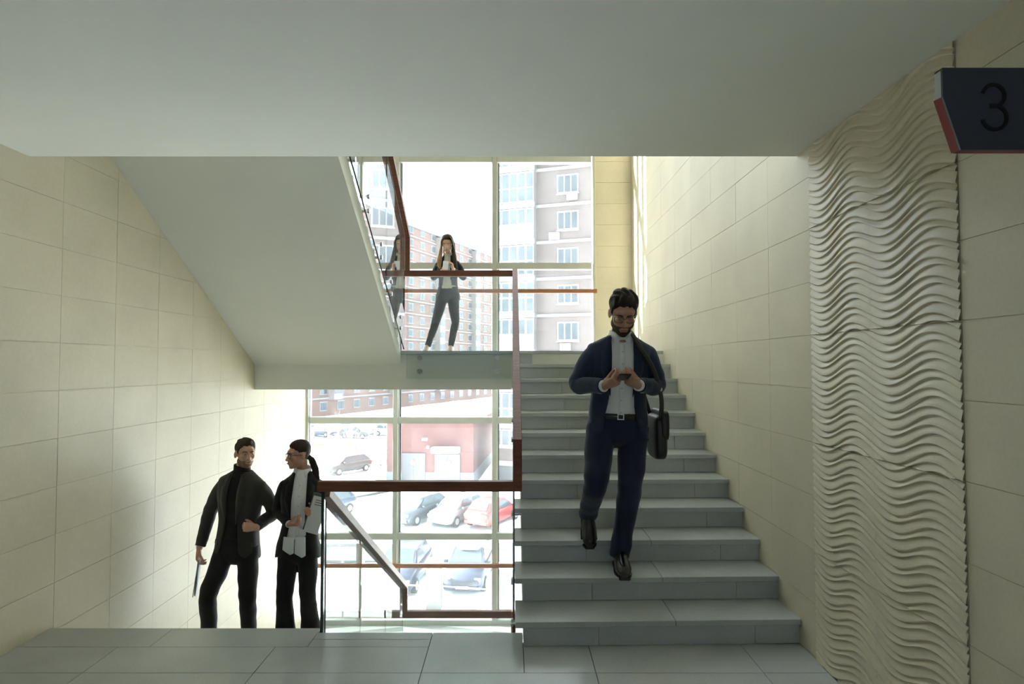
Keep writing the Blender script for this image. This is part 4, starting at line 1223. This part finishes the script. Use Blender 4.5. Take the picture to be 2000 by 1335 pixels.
    for q in ('R', 'L'):
        hp, kn, an = J['hip' + q], J['kn' + q], J['an' + q]
        ph0 = 0.0 if q == 'R' else 1.7
        def wrf(t, a, ph0=ph0):
            k = math.exp(-((t - .52) / .10) ** 2) + 1.1 * math.exp(-((t - .95) / .10) ** 2) + .5 * math.exp(-((t - .05) / .1) ** 2)
            return 1 + wk * k * math.sin(46 * t + 2.2 * math.sin(a + ph0) + ph0)
        end = an - nrm(kn - an) * S.get('cuff', .03)
        fr = np.array(flare) * s
        T.append(tube([hp + up * .03, hp * .5 + kn * .5, kn, kn * .5 + an * .5, end], [(fr[0], fr[0] * 1.06), (fr[1], fr[1] * 1.05), (fr[2], fr[2] * 1.08), (fr[3], fr[3] * 1.05), (fr[4], fr[4] * 1.12)], nrm([S['toe' + q][0], S['toe' + q][1], 0]), 12, 24, wrf))
    V, F = remesh(T, vox * 1.15, 2, .5)
    V = folds(V, F, .0022 * s, 6.0, 3)
    obj('trousers', V, F, S['trouser_m'], pe, True)
    # ---- top under the jacket
    V, F = trunk(t_sh, 48, .004); V = folds(V, F, .0026, 5.0, 5)
    top = obj(S.get('top_name', 'shirt'), V, F, S['top_m'], pe, True)
    uu, ff = frame(1.0)
    nk = J['neck']
    if S.get('turtle'):
        V, F = tube([nk - up * .05, nk - up * .01, nk + up * .045 + ff * .004], [(nr * 1.7, nr * 1.5), (nr * 1.28, nr * 1.25), (nr * 1.20, nr * 1.2)], ff, 5, 24)
        obj('collar', V, F, S['top_m'], top, True)
    else:
        # shirt collar: stand plus two pointed leaves
        nt_ = up * math.cos(R(14)) + ff * math.sin(R(14)) * -1
        rings = []
        V = []; F = []; n = 30
        for r_, hgt, o_ in ((1.10, .034, 0), (1.24, .006, 0), (1.20, .004, 1), (1.06, .030, 1)):
            for k in range(n):
                a = -math.pi * .90 + 2 * math.pi * .90 * k / (n - 1)       # open at the front
                fr_ = 1 - abs(a) / (math.pi * .93)
                tip = math.exp(-((abs(a) - 2.55) / .32) ** 2)
                cr_ = 1.22 if fem else 1.0
                p = nk + uu * math.sin(a) * nr * r_ * 1.12 * cr_ - ff * math.cos(a) * nr * r_ * 1.08 * cr_ + up * (hgt - .020 * (1 - math.cos(a)) * .5)
                if r_ in (1.24, 1.20): p = p - up * (.012 + .036 * tip) + ff * .012 * tip
                V.append(p)
        for i in range(4):
            for k in range(n - 1):
                j_ = (i + 1) % 4
                F.append((i * n + k, i * n + k + 1, j_ * n + k + 1, j_ * n + k))
        F += [(0, n, 2 * n, 3 * n), (n - 1, 4 * n - 1, 3 * n - 1, 2 * n - 1)]
        obj('collar', V, F, S['top_m'], top, True)
        pl = MB()
        def frontpt(k, x=0.0, off=.006):
            off = off + .004
            A = np.array(t_sh); a = np.interp(k, A[:, 0], A[:, 1]) * W * s; b = np.interp(k, A[:, 0], A[:, 2]) * W * s
            uk, fk = frame(k); c = cen(k) if k <= 1 else sh + (nk - sh) * (k - 1) / .12
            return c + uk * x + fk * (b * (1 - (abs(x) / a) ** 2) ** .5 + .004 + off)
        ks = np.linspace(max(S.get('placket0', .19), .19), 1.02, 16); PV = []; PF = []
        for k in ks:
            for x, o_ in ((-.015, -.004), (-.015, .003), (.015, .003), (.015, -.004)): PV.append(frontpt(k, x, o_))
        for i in range(len(ks) - 1):
            for q in range(3): PF.append((4 * i + q, 4 * i + q + 1, 4 * i + 5 + q, 4 * i + 4 + q))
        obj('placket', PV, PF, S['top_m'], top, True)
        for k in np.linspace(.24, .94, 6):
            MB().cyl(frontpt(k, 0, .002), frontpt(k, 0, .0065), .0052, 10).build('button', EYEW, top)
    # ---- belt
    if S.get('belt'):
        A = np.array(t_hip[::-1]); kb = S['belt']; uk, fk = frame(kb); a, b = np.interp(kb, A[:, 0], A[:, 1]) * W * s + .008, np.interp(kb, A[:, 0], A[:, 2]) * W * s + .008
        rings = []
        for dz, g_ in ((-.019, .0), (-.017, .004), (.017, .004), (.019, 0)):
            rings.append([cen(kb) + up * dz + uk * (a + g_) * math.copysign(abs(math.cos(w)) ** .88, math.cos(w)) + fk * (b + g_) * math.copysign(abs(math.sin(w)) ** .88, math.sin(w)) for w in np.linspace(0, 2 * math.pi, 40, endpoint=False)])
        V, F = loft(rings, False); bl_ = obj('belt', V, F, S.get('belt_m', SHOEL), pe, True)
        c = cen(kb) + fk * (b + .004); bk = MB()
        for x0, x1, z0, z1 in ((-.024, -.018, -.019, .019), (.014, .020, -.019, .019), (-.024, .020, .013, .019), (-.024, .020, -.019, -.013)):
            P = [c + uk * x + up * z + fk * y for y in (0, .006) for z in (z0, z1) for x in (x0, x1)]
            bk.add(P, [(0, 2, 3, 1), (4, 5, 7, 6), (0, 1, 5, 4), (2, 6, 7, 3), (0, 4, 6, 2), (1, 3, 7, 5)])
        bk.build('buckle', STEEL, bl_)
    # ---- jacket
    jw = S.get('jw', 1.0)
    A = catmull([(k, a, b, o_) for k, a, b, o_ in t_jk], 6)
    rings = []
    oR, oL = S.get('open', (1.0, 1.0))
    for k, a, b, o_ in A:
        uk, fk = frame(k); c = cen(k)
        if k > 1: c = sh + (nk - sh) * min(1.2, (k - 1) / .12)
        c = c - fk * .004
        hemr = S.get('hem_round', .075) * max(0, (.04 - k) / .14) ** 2
        rings.append((c, uk, fk, a * W * s * jw + .002, b * W * s * jw + .004, o_ * s * oR + hemr, o_ * s * oL + hemr, 0))
    hem = S.get('hem')
    Jk = [cshell(rings, .013)]
    for q in ('R', 'L'):
        shp, el, wr_ = J['sh' + q], J['el' + q], J['wr' + q]
        inn = shp + (sh - shp) * .30 - up * .050 * s
        wa = wr_ - nrm(wr_ - el) * .018
        ph0 = 0.6 if q == 'R' else 2.2
        def wrf(t, a, ph0=ph0):
            k = 1.2 * math.exp(-((t - .55) / .13) ** 2) + .5 * math.exp(-((t - .9) / .12) ** 2) + .4 * math.exp(-((t - .2) / .1) ** 2)
            return 1 + .040 * k * math.sin(50 * t + 2.0 * math.sin(a + ph0) + ph0)
        ar = np.array([.060, .066, .062, .056, .050, .043]) * s * (arm * .98 if fem else 1.0) * S.get('sleeve', 1.0)
        mid = shp * .45 + el * .55 - nrm(shp - sh) * .006
        out = nrm(shp - sh) * .004
        Jk.append(tube([inn, shp + out - nrm(shp - sh) * .022 - up * .058 * s, mid, el, el * .5 + wr_ * .5, wa], [(r_, r_ * 1.04) for r_ in ar], (0, -1, 0), 9, 24, wrf))
        v, f = tube([wr_ - nrm(wr_ - el) * .035, wr_ - nrm(wr_ - el) * .010, wr_ - nrm(wr_ - el) * .002], np.array([.036, .036, .0355]) * s * arm, (0, -1, 0), 4, 20)
        if S.get('cuffs', True): obj('cuff', v, f, S['top_m'], top, True)
    V, F = remesh(Jk, vox, 2, .5)
    V = folds(V, F, S.get('jfold', .0024) * s, 4.5, 11)
    jk = obj('jacket', V, F, S['jacket_m'], pe, True)
    # lapels: flat folded leaves lying on each front edge
    Aj = np.array(t_jk)
    def jpt(k, x, off):
        a = np.interp(k, Aj[:, 0], Aj[:, 1]) * W * s * jw + .002; b = np.interp(k, Aj[:, 0], Aj[:, 2]) * W * s * jw + .004
        uk, fk = frame(k); c = cen(k) if k <= 1 else sh + (nk - sh) * min(1.2, (k - 1) / .12)
        sx = max(-.985, min(.985, x / a)); ph = math.asin(math.copysign(abs(sx) ** (1 / .86), sx))
        return c - fk * .004 + uk * x + fk * (b * abs(math.cos(ph)) ** .86 + off)
    for q, oo in ((-1, oR), (1, oL)):
        ks = np.linspace(S.get('lapel0', .42), 1.09, 18); LV = []; LF = []
        for i, k in enumerate(ks):
            t = (k - ks[0]) / (ks[-1] - ks[0])
            xo = np.interp(k, Aj[:, 0], Aj[:, 3]) * s * oo
            w = S.get('lapel', .062) * s * min(1, t * 2.2) * (1 if t < .80 else max(.35, 1 - (t - .80) * 3.2))
            if .80 < t < .84: w *= .72
            for j_, fr_ in enumerate((0.0, .5, 1.0)):
                LV.append(jpt(k, q * (xo - .004 + w * fr_), .004 + .006 * math.sin(math.pi * min(.9, fr_ + .2))))
            for fr_ in (1.0, 0.0): LV.append(jpt(k, q * (xo - .004 + w * fr_), -.006))
        for i in range(len(ks) - 1):
            for r_ in range(5): LF.append((5 * i + r_, 5 * i + (r_ + 1) % 5, 5 * i + 5 + (r_ + 1) % 5, 5 * i + 5 + r_))
        LF += [tuple(range(5)), tuple(5 * (len(ks) - 1) + r_ for r_ in (4, 3, 2, 1, 0))]
        obj('lapel', LV, LF, S['jacket_m'], jk, True)
        if S.get('pocket', True):
            PV = [jpt(kk, q * (np.interp(kk, Aj[:, 0], Aj[:, 1]) * W * s * jw * fx), off) for off in (.002, .009) for kk, fx in ((.10, .66), (.10, .93), (.16, .93), (.16, .64))]
            obj('pocket_flap', PV, [(0, 1, 2, 3), (7, 6, 5, 4), (0, 4, 5, 1), (1, 5, 6, 2), (2, 6, 7, 3), (3, 7, 4, 0)], S['jacket_m'], jk)
    for q in ('R', 'L'):
        el, wr_ = J['el' + q], J['wr' + q]; d = nrm(wr_ - el); o_ = nrm(np.cross(d, np.array([0, 0, 1.]))) ; dn = np.array([0, -.35, -1.0]); dn = nrm(dn - d * dn.dot(d))
        for i in range(3):
            p = wr_ - d * (.030 + .016 * i) + dn * .043 * s * arm
            MB().cyl(p, p + dn * .005, .0055, 8).build('button', S.get('button_m', SHOEL), jk)
    # ---- shoes
    for q in ('R', 'L'):
        shoe(pe, J['an' + q], S['toe' + q], S.get('pitch' + q, 0), S.get('ss', 1.0), S.get('shoe_m', SHOEL), female=fem)
    return pe, J, HM, hc, hair, frame, jpt

# ---------------------------------------------------------------- man on the stairs, reading his phone
NAVYS = cloth('navy_suit_wool', (0.016, 0.028, 0.062))
NAVYT = cloth('navy_trouser_wool', (0.011, 0.016, 0.045))
m1, J1, HM1, hc1, _, _, jp1 = build_person(dict(
    label='bearded man in a navy suit walking down the stairs looking at his phone', ground=2 * RISE, vox=.0050,
    j=dict(head=(.726, 4.175, 1.968), neck=(.732, 4.300, 1.836), shR=(.535, 4.325, 1.752), shL=(.925, 4.325, 1.757), elR=(.440, 4.300, 1.497), elL=(.968, 4.300, 1.490),
           wrR=(.590, 4.075, 1.497), wrL=(.800, 4.075, 1.502), hipR=(.600, 4.340, 1.185), hipL=(.822, 4.340, 1.185), knR=(.542, 4.170, .865), knL=(.775, 4.265, .790), anR=(.526, 4.46, .612), anL=(.712, 4.275, .388)),
    look=(-3, 27, 2), hs=1.10, s=1.06, w=1.02, lids=True, lean=-.01,
    handR=(nrm((.62, -.62, .34)), nrm((.55, -.1, .72)), (38, 46, 26)), handL=(nrm((-.66, -.60, .34)), nrm((-.55, -.1, .72)), (38, 46, 26)), hsize=1.05,
    handkR=dict(thumb=(.85, .10, .75), tcurl=.25), handkL=dict(thumb=(.85, .10, .75), tcurl=.25),
    toeR=(-.03, -1), toeL=(-.02, -1), pitchR=42, pitchL=3, ss=1.06, skin=skin_mat('man_skin', (0.42, 0.24, 0.17)), hair=hair_mat('dark_brown_short_hair', (0.022, 0.015, 0.011)), hair_t=.017, stubble=hair_mat('brown_beard', (0.045, 0.026, 0.017)), hairline_z=[.076, .074, .060, .040, -.010, -.030, -.010, -.040, -.062],
    beard=.0048, glasses=True, jacket_m=NAVYS, trouser_m=NAVYT, top_m=WHITESH, belt=.19, button_m=STEEL, flare=(.094, .088, .074, .064, .061), cuff=.02, hem_round=.05, open=(1.40, 1.40), jfold=.003))
# phone
c = np.array([.694, 3.985, 1.555])
ph_o = empty('smartphone', tuple(c)); tag(ph_o, 'black smartphone in the hands of the man on the stairs', 'phone')
Mp = rot(0, -15)
def slab(o, name, c, M, hx, hy, hz, mat, parent, cham=.004):
    m = MB().box(-hx, hx, -hy, hy, -hz, hz, cham)
    return obj(name, np.array([c + M @ np.array(v) for v in m.V]), m.F, mat, parent)
BLK = solid('black_phone_case', (0.01, 0.01, 0.012), 0.35); SCR = solid('dark_phone_screen', (0.02, 0.022, 0.025), 0.08)
slab(ph_o, 'case', c, Mp, .038, .074, .0045, BLK, ph_o, .003)
slab(ph_o, 'screen', c + Mp @ np.array([0, 0, .0048]), Mp, .034, .066, .0006, SCR, ph_o, 0.0002)
# shoulder bag
BAGM = solid('black_bag_leather', (0.010, 0.010, 0.011), 0.45, var=0.15, bump=0.3, bscale=200)
bag = empty('messenger_bag', (1.01, 4.40, 1.0)); tag(bag, 'black messenger bag hanging at the hip of the man on the stairs', 'bag')
def soft_box(name, c, h, mat, parent, M=np.eye(3), p=5.0, n=20):
    v, f = ellipsoid((0, 0, 0), (1, 1, 1), None, n)
    q = np.sign(v) * np.abs(v) ** (2.0 / p * 1.0)
    q = q / np.maximum(1e-9, (np.abs(q) ** p).sum(1) ** (1 / p))[:, None]
    return obj(name, np.array([c + M @ (x * h) for x in q]), f, mat, parent, True)
soft_box('pouch', np.array([.995, 4.42, 1.145]), np.array([.045, .165, .150]), BAGM, bag)
soft_box('flap', np.array([1.017, 4.42, 1.225]), np.array([.034, .172, .105]), BAGM, bag)
v, f = tube([(.990, 4.27, 1.26), (.985, 4.235, 1.42), (.925, 4.185, 1.60), (.845, 4.195, 1.74), (.800, 4.255, 1.838), (.800, 4.335, 1.852), (.83, 4.46, 1.70), (.92, 4.52, 1.45), (.990, 4.57, 1.26)], [(.018, .004)] * 9, (.3, -1, .5), 6, 12)
obj('strap', v, f, BAGM, bag, True)
v, f = ellipsoid((.975, 4.225, 1.47), (.016, .008, .016)); obj('strap_buckle', v, f, STEEL, bag, True)
for yy in (4.32, 4.52):
    soft_box('clasp', np.array([1.052, yy, 1.15]), np.array([.006, .014, .022]), STEEL, bag)

# ---------------------------------------------------------------- man climbing the lower flight
CHAR = cloth('charcoal_brown_wool', (0.040, 0.037, 0.033))
m2, J2, HM2, hc2, _, _, jp2 = build_person(dict(
    label='man in a charcoal blazer and black turtleneck turning to the woman beside him', ground=-.75, vox=.0058,
    j=dict(head=(-2.232, 5.385, .888), neck=(-2.275, 5.430, .748), shR=(-2.455, 5.455, .655), shL=(-2.100, 5.390, .665), elR=(-2.565, 5.47, .360), elL=(-2.030, 5.500, .375),
           wrR=(-2.600, 5.375, .105), wrL=(-2.100, 5.285, .300), hipR=(-2.412, 5.460, .075), hipL=(-2.215, 5.430, .080), knR=(-2.475, 5.285, -.245), knL=(-2.185, 5.360, -.290), anR=(-2.515, 5.40, -.665), anL=(-2.235, 5.55, -.815)),
    look=(40, -2, 2), hs=.97, s=.98, w=.98, gaze=.003,
    handR=(nrm((.0, -.12, -1)), nrm((1, .0, .0)), (34, 46, 30)), handL=(nrm((-.72, -.35, .15)), nrm((-.25, .9, -.2)), (70, 80, 50)), hsize=.98,
    handkR=dict(thumb=(.75, .30, .65), tcurl=.3), handkL=dict(thumb=(.5, .45, .6), tcurl=.5),
    toeR=(-.05, -1), toeL=(.05, -1), skin=skin_mat('fair_skin', (0.56, 0.33, 0.235)), hair=hair_mat('brown_swept_hair', (0.035, 0.022, 0.015)), stubble=solid('stubble_skin', (0.20, 0.115, 0.08), 0.7, var=.2, scale=200), hair_t=.012, beard=.0016, smile=.004, hairline_z=[.076, .074, .062, .042, -.006, -.022, -.010, -.040, -.062],
    turtle=True, top_name='turtleneck', top_m=cloth('black_knit', (0.006, 0.006, 0.007)), jacket_m=CHAR, trouser_m=cloth('black_trouser_cloth', (0.010, 0.010, 0.011)),
    cuffs=False, flare=(.088, .082, .070, .064, .060), open=(.98, .98), wrink=.045))
PAPER = solid('white_paper', (0.66, 0.68, 0.71), 0.8, var=.02); CLIP = solid('dark_folder', (0.05, 0.055, 0.06), 0.5)
pp = empty('paper_sheaf', (-2.60, 5.33, -.33)); tag(pp, 'sheaf of white papers hanging from the hand of the man in charcoal', 'papers')
def leaf(name, P, th, mat, parent):
    P = np.array(P, float); n_ = nrm(np.cross(P[1] - P[0], P[2] - P[0])) * th
    obj(name, list(P + n_) + list(P - n_), [(0, 1, 2, 3), (7, 6, 5, 4), (0, 4, 5, 1), (1, 5, 6, 2), (2, 6, 7, 3), (3, 7, 4, 0)], mat, parent)
leaf('sheet', [(-2.588, 5.395, .020), (-2.562, 5.300, .030), (-2.570, 5.270, -.225), (-2.612, 5.365, -.300)], .0012, PAPER, pp)
leaf('sheet', [(-2.593, 5.400, .015), (-2.569, 5.305, .022), (-2.585, 5.270, -.240), (-2.622, 5.365, -.285)], .0012, PAPER, pp)
leaf('folder', [(-2.602, 5.405, .010), (-2.576, 5.310, .015), (-2.598, 5.275, -.260), (-2.632, 5.370, -.225)], .0025, CLIP, pp)

# ---------------------------------------------------------------- woman beside him with a folder
BLKS = cloth('black_suit_cloth', (0.0075, 0.0078, 0.010))
m3, J3, HM3, hc3, hair3, fr3, jp3 = build_person(dict(
    label='woman in a black suit and glasses with a low ponytail climbing beside the rail', ground=-.75, vox=.0058, female=True,
    j=dict(head=(-1.785, 5.385, .880), neck=(-1.764, 5.425, .748), shR=(-1.915, 5.385, .672), shL=(-1.622, 5.450, .670), elR=(-1.978, 5.450, .395), elL=(-1.560, 5.500, .395),
           wrR=(-1.815, 5.270, .330), wrL=(-1.592, 5.285, .425), hipR=(-1.868, 5.415, .085), hipL=(-1.712, 5.430, .085), knR=(-1.880, 5.360, -.275), knL=(-1.698, 5.390, -.285), anR=(-1.888, 5.42, -.665), anL=(-1.697, 5.50, -.665)),
    look=(-52, 2, 0), hs=.94, s=.98, w=1.0, gaze=-.002,
    handR=(nrm((.80, -.35, .12)), nrm((-.1, .5, .8)), (42, 44, 30)), handL=(nrm((-.70, -.35, .10)), nrm((.2, .9, -.1)), (55, 62, 40)), hsize=.90,
    handkR=dict(thumb=(.8, .4, .5), tcurl=.3), handkL=dict(thumb=(.5, .6, .5), tcurl=.35),
    toeR=(-.02, -1), toeL=(.05, -1), skin=skin_mat('woman_skin', (0.50, 0.28, 0.19)), hair=hair_mat('smooth_dark_brown_hair', (0.024, 0.014, 0.011)), hair_t=.011, tuft=.1,
    hairline_z=[.074, .072, .060, .044, .022, .004, -.016, -.046, -.070], glasses=True, jacket_m=BLKS, trouser_m=BLKS, top_m=WHITESH, flare=(.086, .080, .068, .074, .092), cuff=.055, open=(1.15, 1.15), pocket=False, placket0=.06, wrink=.02))
# ponytail, hair tie, shirt tails
Wh = lambda p: hc3 + HM3 @ (np.array(p) * .94)
pb = Wh((0, .104, -.045))
v, f = tube([Wh((0, .085, -.030)), pb, Wh((.0, .125, -.075)), np.array([-1.660, 5.435, .745]), np.array([-1.640, 5.430, .665]), np.array([-1.632, 5.425, .61])], [(.022, .022), (.020, .020), (.028, .024), (.030, .022), (.022, .016), (.006, .006)], (0, -1, 0), 6, 16)
V2 = folds(v, f, .0018, 14, 2); obj('ponytail', V2, f, hair_mat('smooth_dark_brown_hair', (0.024, 0.014, 0.011)), m3, True)
uu, ff = fr3(.1)
hipc = (J3['hipR'] + J3['hipL']) / 2
def shirt_tail(x0, x1, zt0, zt1, tipx):
    P = []; n = 7
    for yoff in (.0, .004):
        for i in range(n):
            x = x0 + (x1 - x0) * i / (n - 1)
            r_ = .136 * (1 - (x / .19) ** 2) ** .5 + .006
            P.append(hipc + np.array([x, 0, zt0]) + ff * (r_ + yoff))
        for i in range(n):
            x = x0 + (x1 - x0) * i / (n - 1)
            d = 1 - abs((x - tipx) / (x1 - x0))
            P.append(hipc + np.array([x * 1.06, 0, zt1 - .055 * d]) + ff * (.138 * (1 - (x / .19) ** 2) ** .5 + .018 + yoff))
    F = []
    q = 2 * n
    for i in range(n - 1):
        F += [(i, i + 1, n + i + 1, n + i), (q + i, q + n + i, q + n + i + 1, q + i + 1), (n + i, n + i + 1, q + n + i + 1, q + n + i)]
    F += [(0, n, q + n, q), (n - 1, q + n - 1, q + 2 * n - 1, 2 * n - 1)]
    obj('shirt_tail', P, F, WHITESH, m3, True)
shirt_tail(-.095, -.004, .14, .055, -.03)
shirt_tail(.002, .085, .14, .030, .06)
fo = empty('folder', (-1.60, 5.24, .31)); tag(fo, 'black folder with white sheets hugged by the woman with the ponytail', 'folder')
fo0, fox, foy = np.array([-1.705, 5.268, .292]), np.array([.132, -.034, -.022]), np.array([.088, -.006, .300])
def fleaf(name, a0, a1, b0, b1, off, th, mat):
    n_ = nrm(np.cross(fox, foy)); n_ = n_ if n_[1] < 0 else -n_
    leaf(name, [fo0 + fox * a + foy * b + n_ * off for a, b in ((a0, b0), (a1, b0), (a1, b1), (a0, b1))], th, mat, fo)
fleaf('cover', 0, 1, 0, 1, 0, .006, CLIP)
fleaf('sheet', .10, 1.04, -.04, .93, .0085, .0012, PAPER)
for b_, w_ in ((.82, .55), (.76, .70), (.70, .62)):
    fleaf('printed_line', .30, .30 + w_ * .8, b_, b_ + .018, .0100, .0004, CLIP)

# ---------------------------------------------------------------- woman on the upper landing
m4, J4, HM4, hc4, hair4, fr4, jp4 = build_person(dict(
    label='long haired woman in a dark trouser suit reading her phone on the upper landing', ground=LAND_U, place=(-.012, .12, 1.012), vox=.0062, female=True,
    j=dict(head=(-.860, 8.475, 3.245), neck=(-.856, 8.525, 3.105), shR=(-.990, 8.530, 3.030), shL=(-.722, 8.520, 3.030), elR=(-1.062, 8.565, 2.800), elL=(-.645, 8.560, 2.800),
           wrR=(-.912, 8.365, 2.868), wrL=(-.775, 8.365, 2.888), hipR=(-.925, 8.530, 2.545), hipL=(-.788, 8.520, 2.545), knR=(-1.020, 8.470, 2.175), knL=(-.748, 8.430, 2.190), anR=(-1.128, 8.51, 1.868), anL=(-.815, 8.50, 1.868)),
    look=(-4, 22, 0), hs=.94, s=.86, w=1.02, lids=True,
    handR=(nrm((.55, -.35, .42)), nrm((.55, -.1, .75)), (36, 44, 26)), handL=(nrm((-.12, -.25, .95)), nrm((-.75, -.2, .3)), (40, 55, 30)), hsize=.88,
    handkR=dict(thumb=(.8, .2, .6), tcurl=.25), handkL=dict(thumb=(.8, .25, .6), tcurl=.3),
    toeR=(-.15, -1), toeL=(.1, -1), pitchR=14, pitchL=14, ss=.80, skin=skin_mat('fair_skin_woman', (0.58, 0.36, 0.26)), hair=hair_mat('long_brown_hair', (0.040, 0.026, 0.018)), hair_t=.013, tuft=.1,
    hairline_z=[.080, .078, .064, .044, .018, .0, -.020, -.050, -.072], jacket_m=cloth('dark_grey_suit', (0.018, 0.019, 0.021)), trouser_m=cloth('dark_grey_suit', (0.018, 0.019, 0.021)), top_m=cloth('cream_blouse', (0.62, 0.60, 0.54), .8, .04, 0), shoe_m=solid('beige_heels', (0.50, 0.36, 0.27), .4),
    flare=(.094, .082, .064, .054, .046), cuff=-.01, open=(1.1, 1.1), belt=.24, belt_m=solid('cream_belt', (0.6, 0.58, 0.45), .5), pocket=False))
HL = hair_mat('long_brown_hair', (0.040, 0.026, 0.018)); HSUN = hair_mat('sunlit_brown_hair', (0.30, 0.18, 0.09))  # second tone is the same hair with sunlight painted into its colour
W4 = lambda p: hc4 + HM4 @ (np.array(p) * .94)
def lock(pts, rad, mat):
    v, f = tube(pts, rad, (0, -1, 0), 7, 18); obj('hair_lock', folds(v, f, .0010, 9, 4), f, mat, hair4, True)
lock([W4((-.030, -.02, .110)), W4((-.072, -.030, .05)), W4((-.086, -.02, -.03)), np.array([-0.967, 8.575, 3.106]), np.array([-0.974, 8.525, 2.994]), np.array([-0.962, 8.515, 2.913])], [(.012, .026), (.012, .048), (.014, .048), (.026, .034), (.030, .022), (.014, .008)], HSUN)
lock([W4((.030, -.02, .110)), W4((.072, -.030, .05)), W4((.086, -.02, -.03)), np.array([-0.780, 8.580, 3.106]), np.array([-0.767, 8.535, 3.004]), np.array([-0.762, 8.530, 2.934])], [(.012, .026), (.012, .048), (.014, .048), (.028, .036), (.030, .024), (.014, .008)], HL)
lock([W4((0, .06, .09)), W4((0, .105, .0)), W4((0, .115, -.08)), np.array([-0.872, 8.765, 3.045]), np.array([-0.872, 8.780, 2.913])], [(.05, .03), (.075, .03), (.085, .03), (.085, .025), (.06, .012)], HL)
c = np.array([-0.874, 8.388, 2.939])
p4 = empty('smartphone', tuple(c)); tag(p4, 'white smartphone in the hands of the woman on the landing', 'phone')
slab(p4, 'case', c, rot(10, -40), .036, .072, .0045, PAPER, p4, .003)
slab(p4, 'screen', c + rot(10, -40) @ np.array([0, 0, .005]), rot(10, -40), .032, .064, .0006, SCR, p4, .0002)
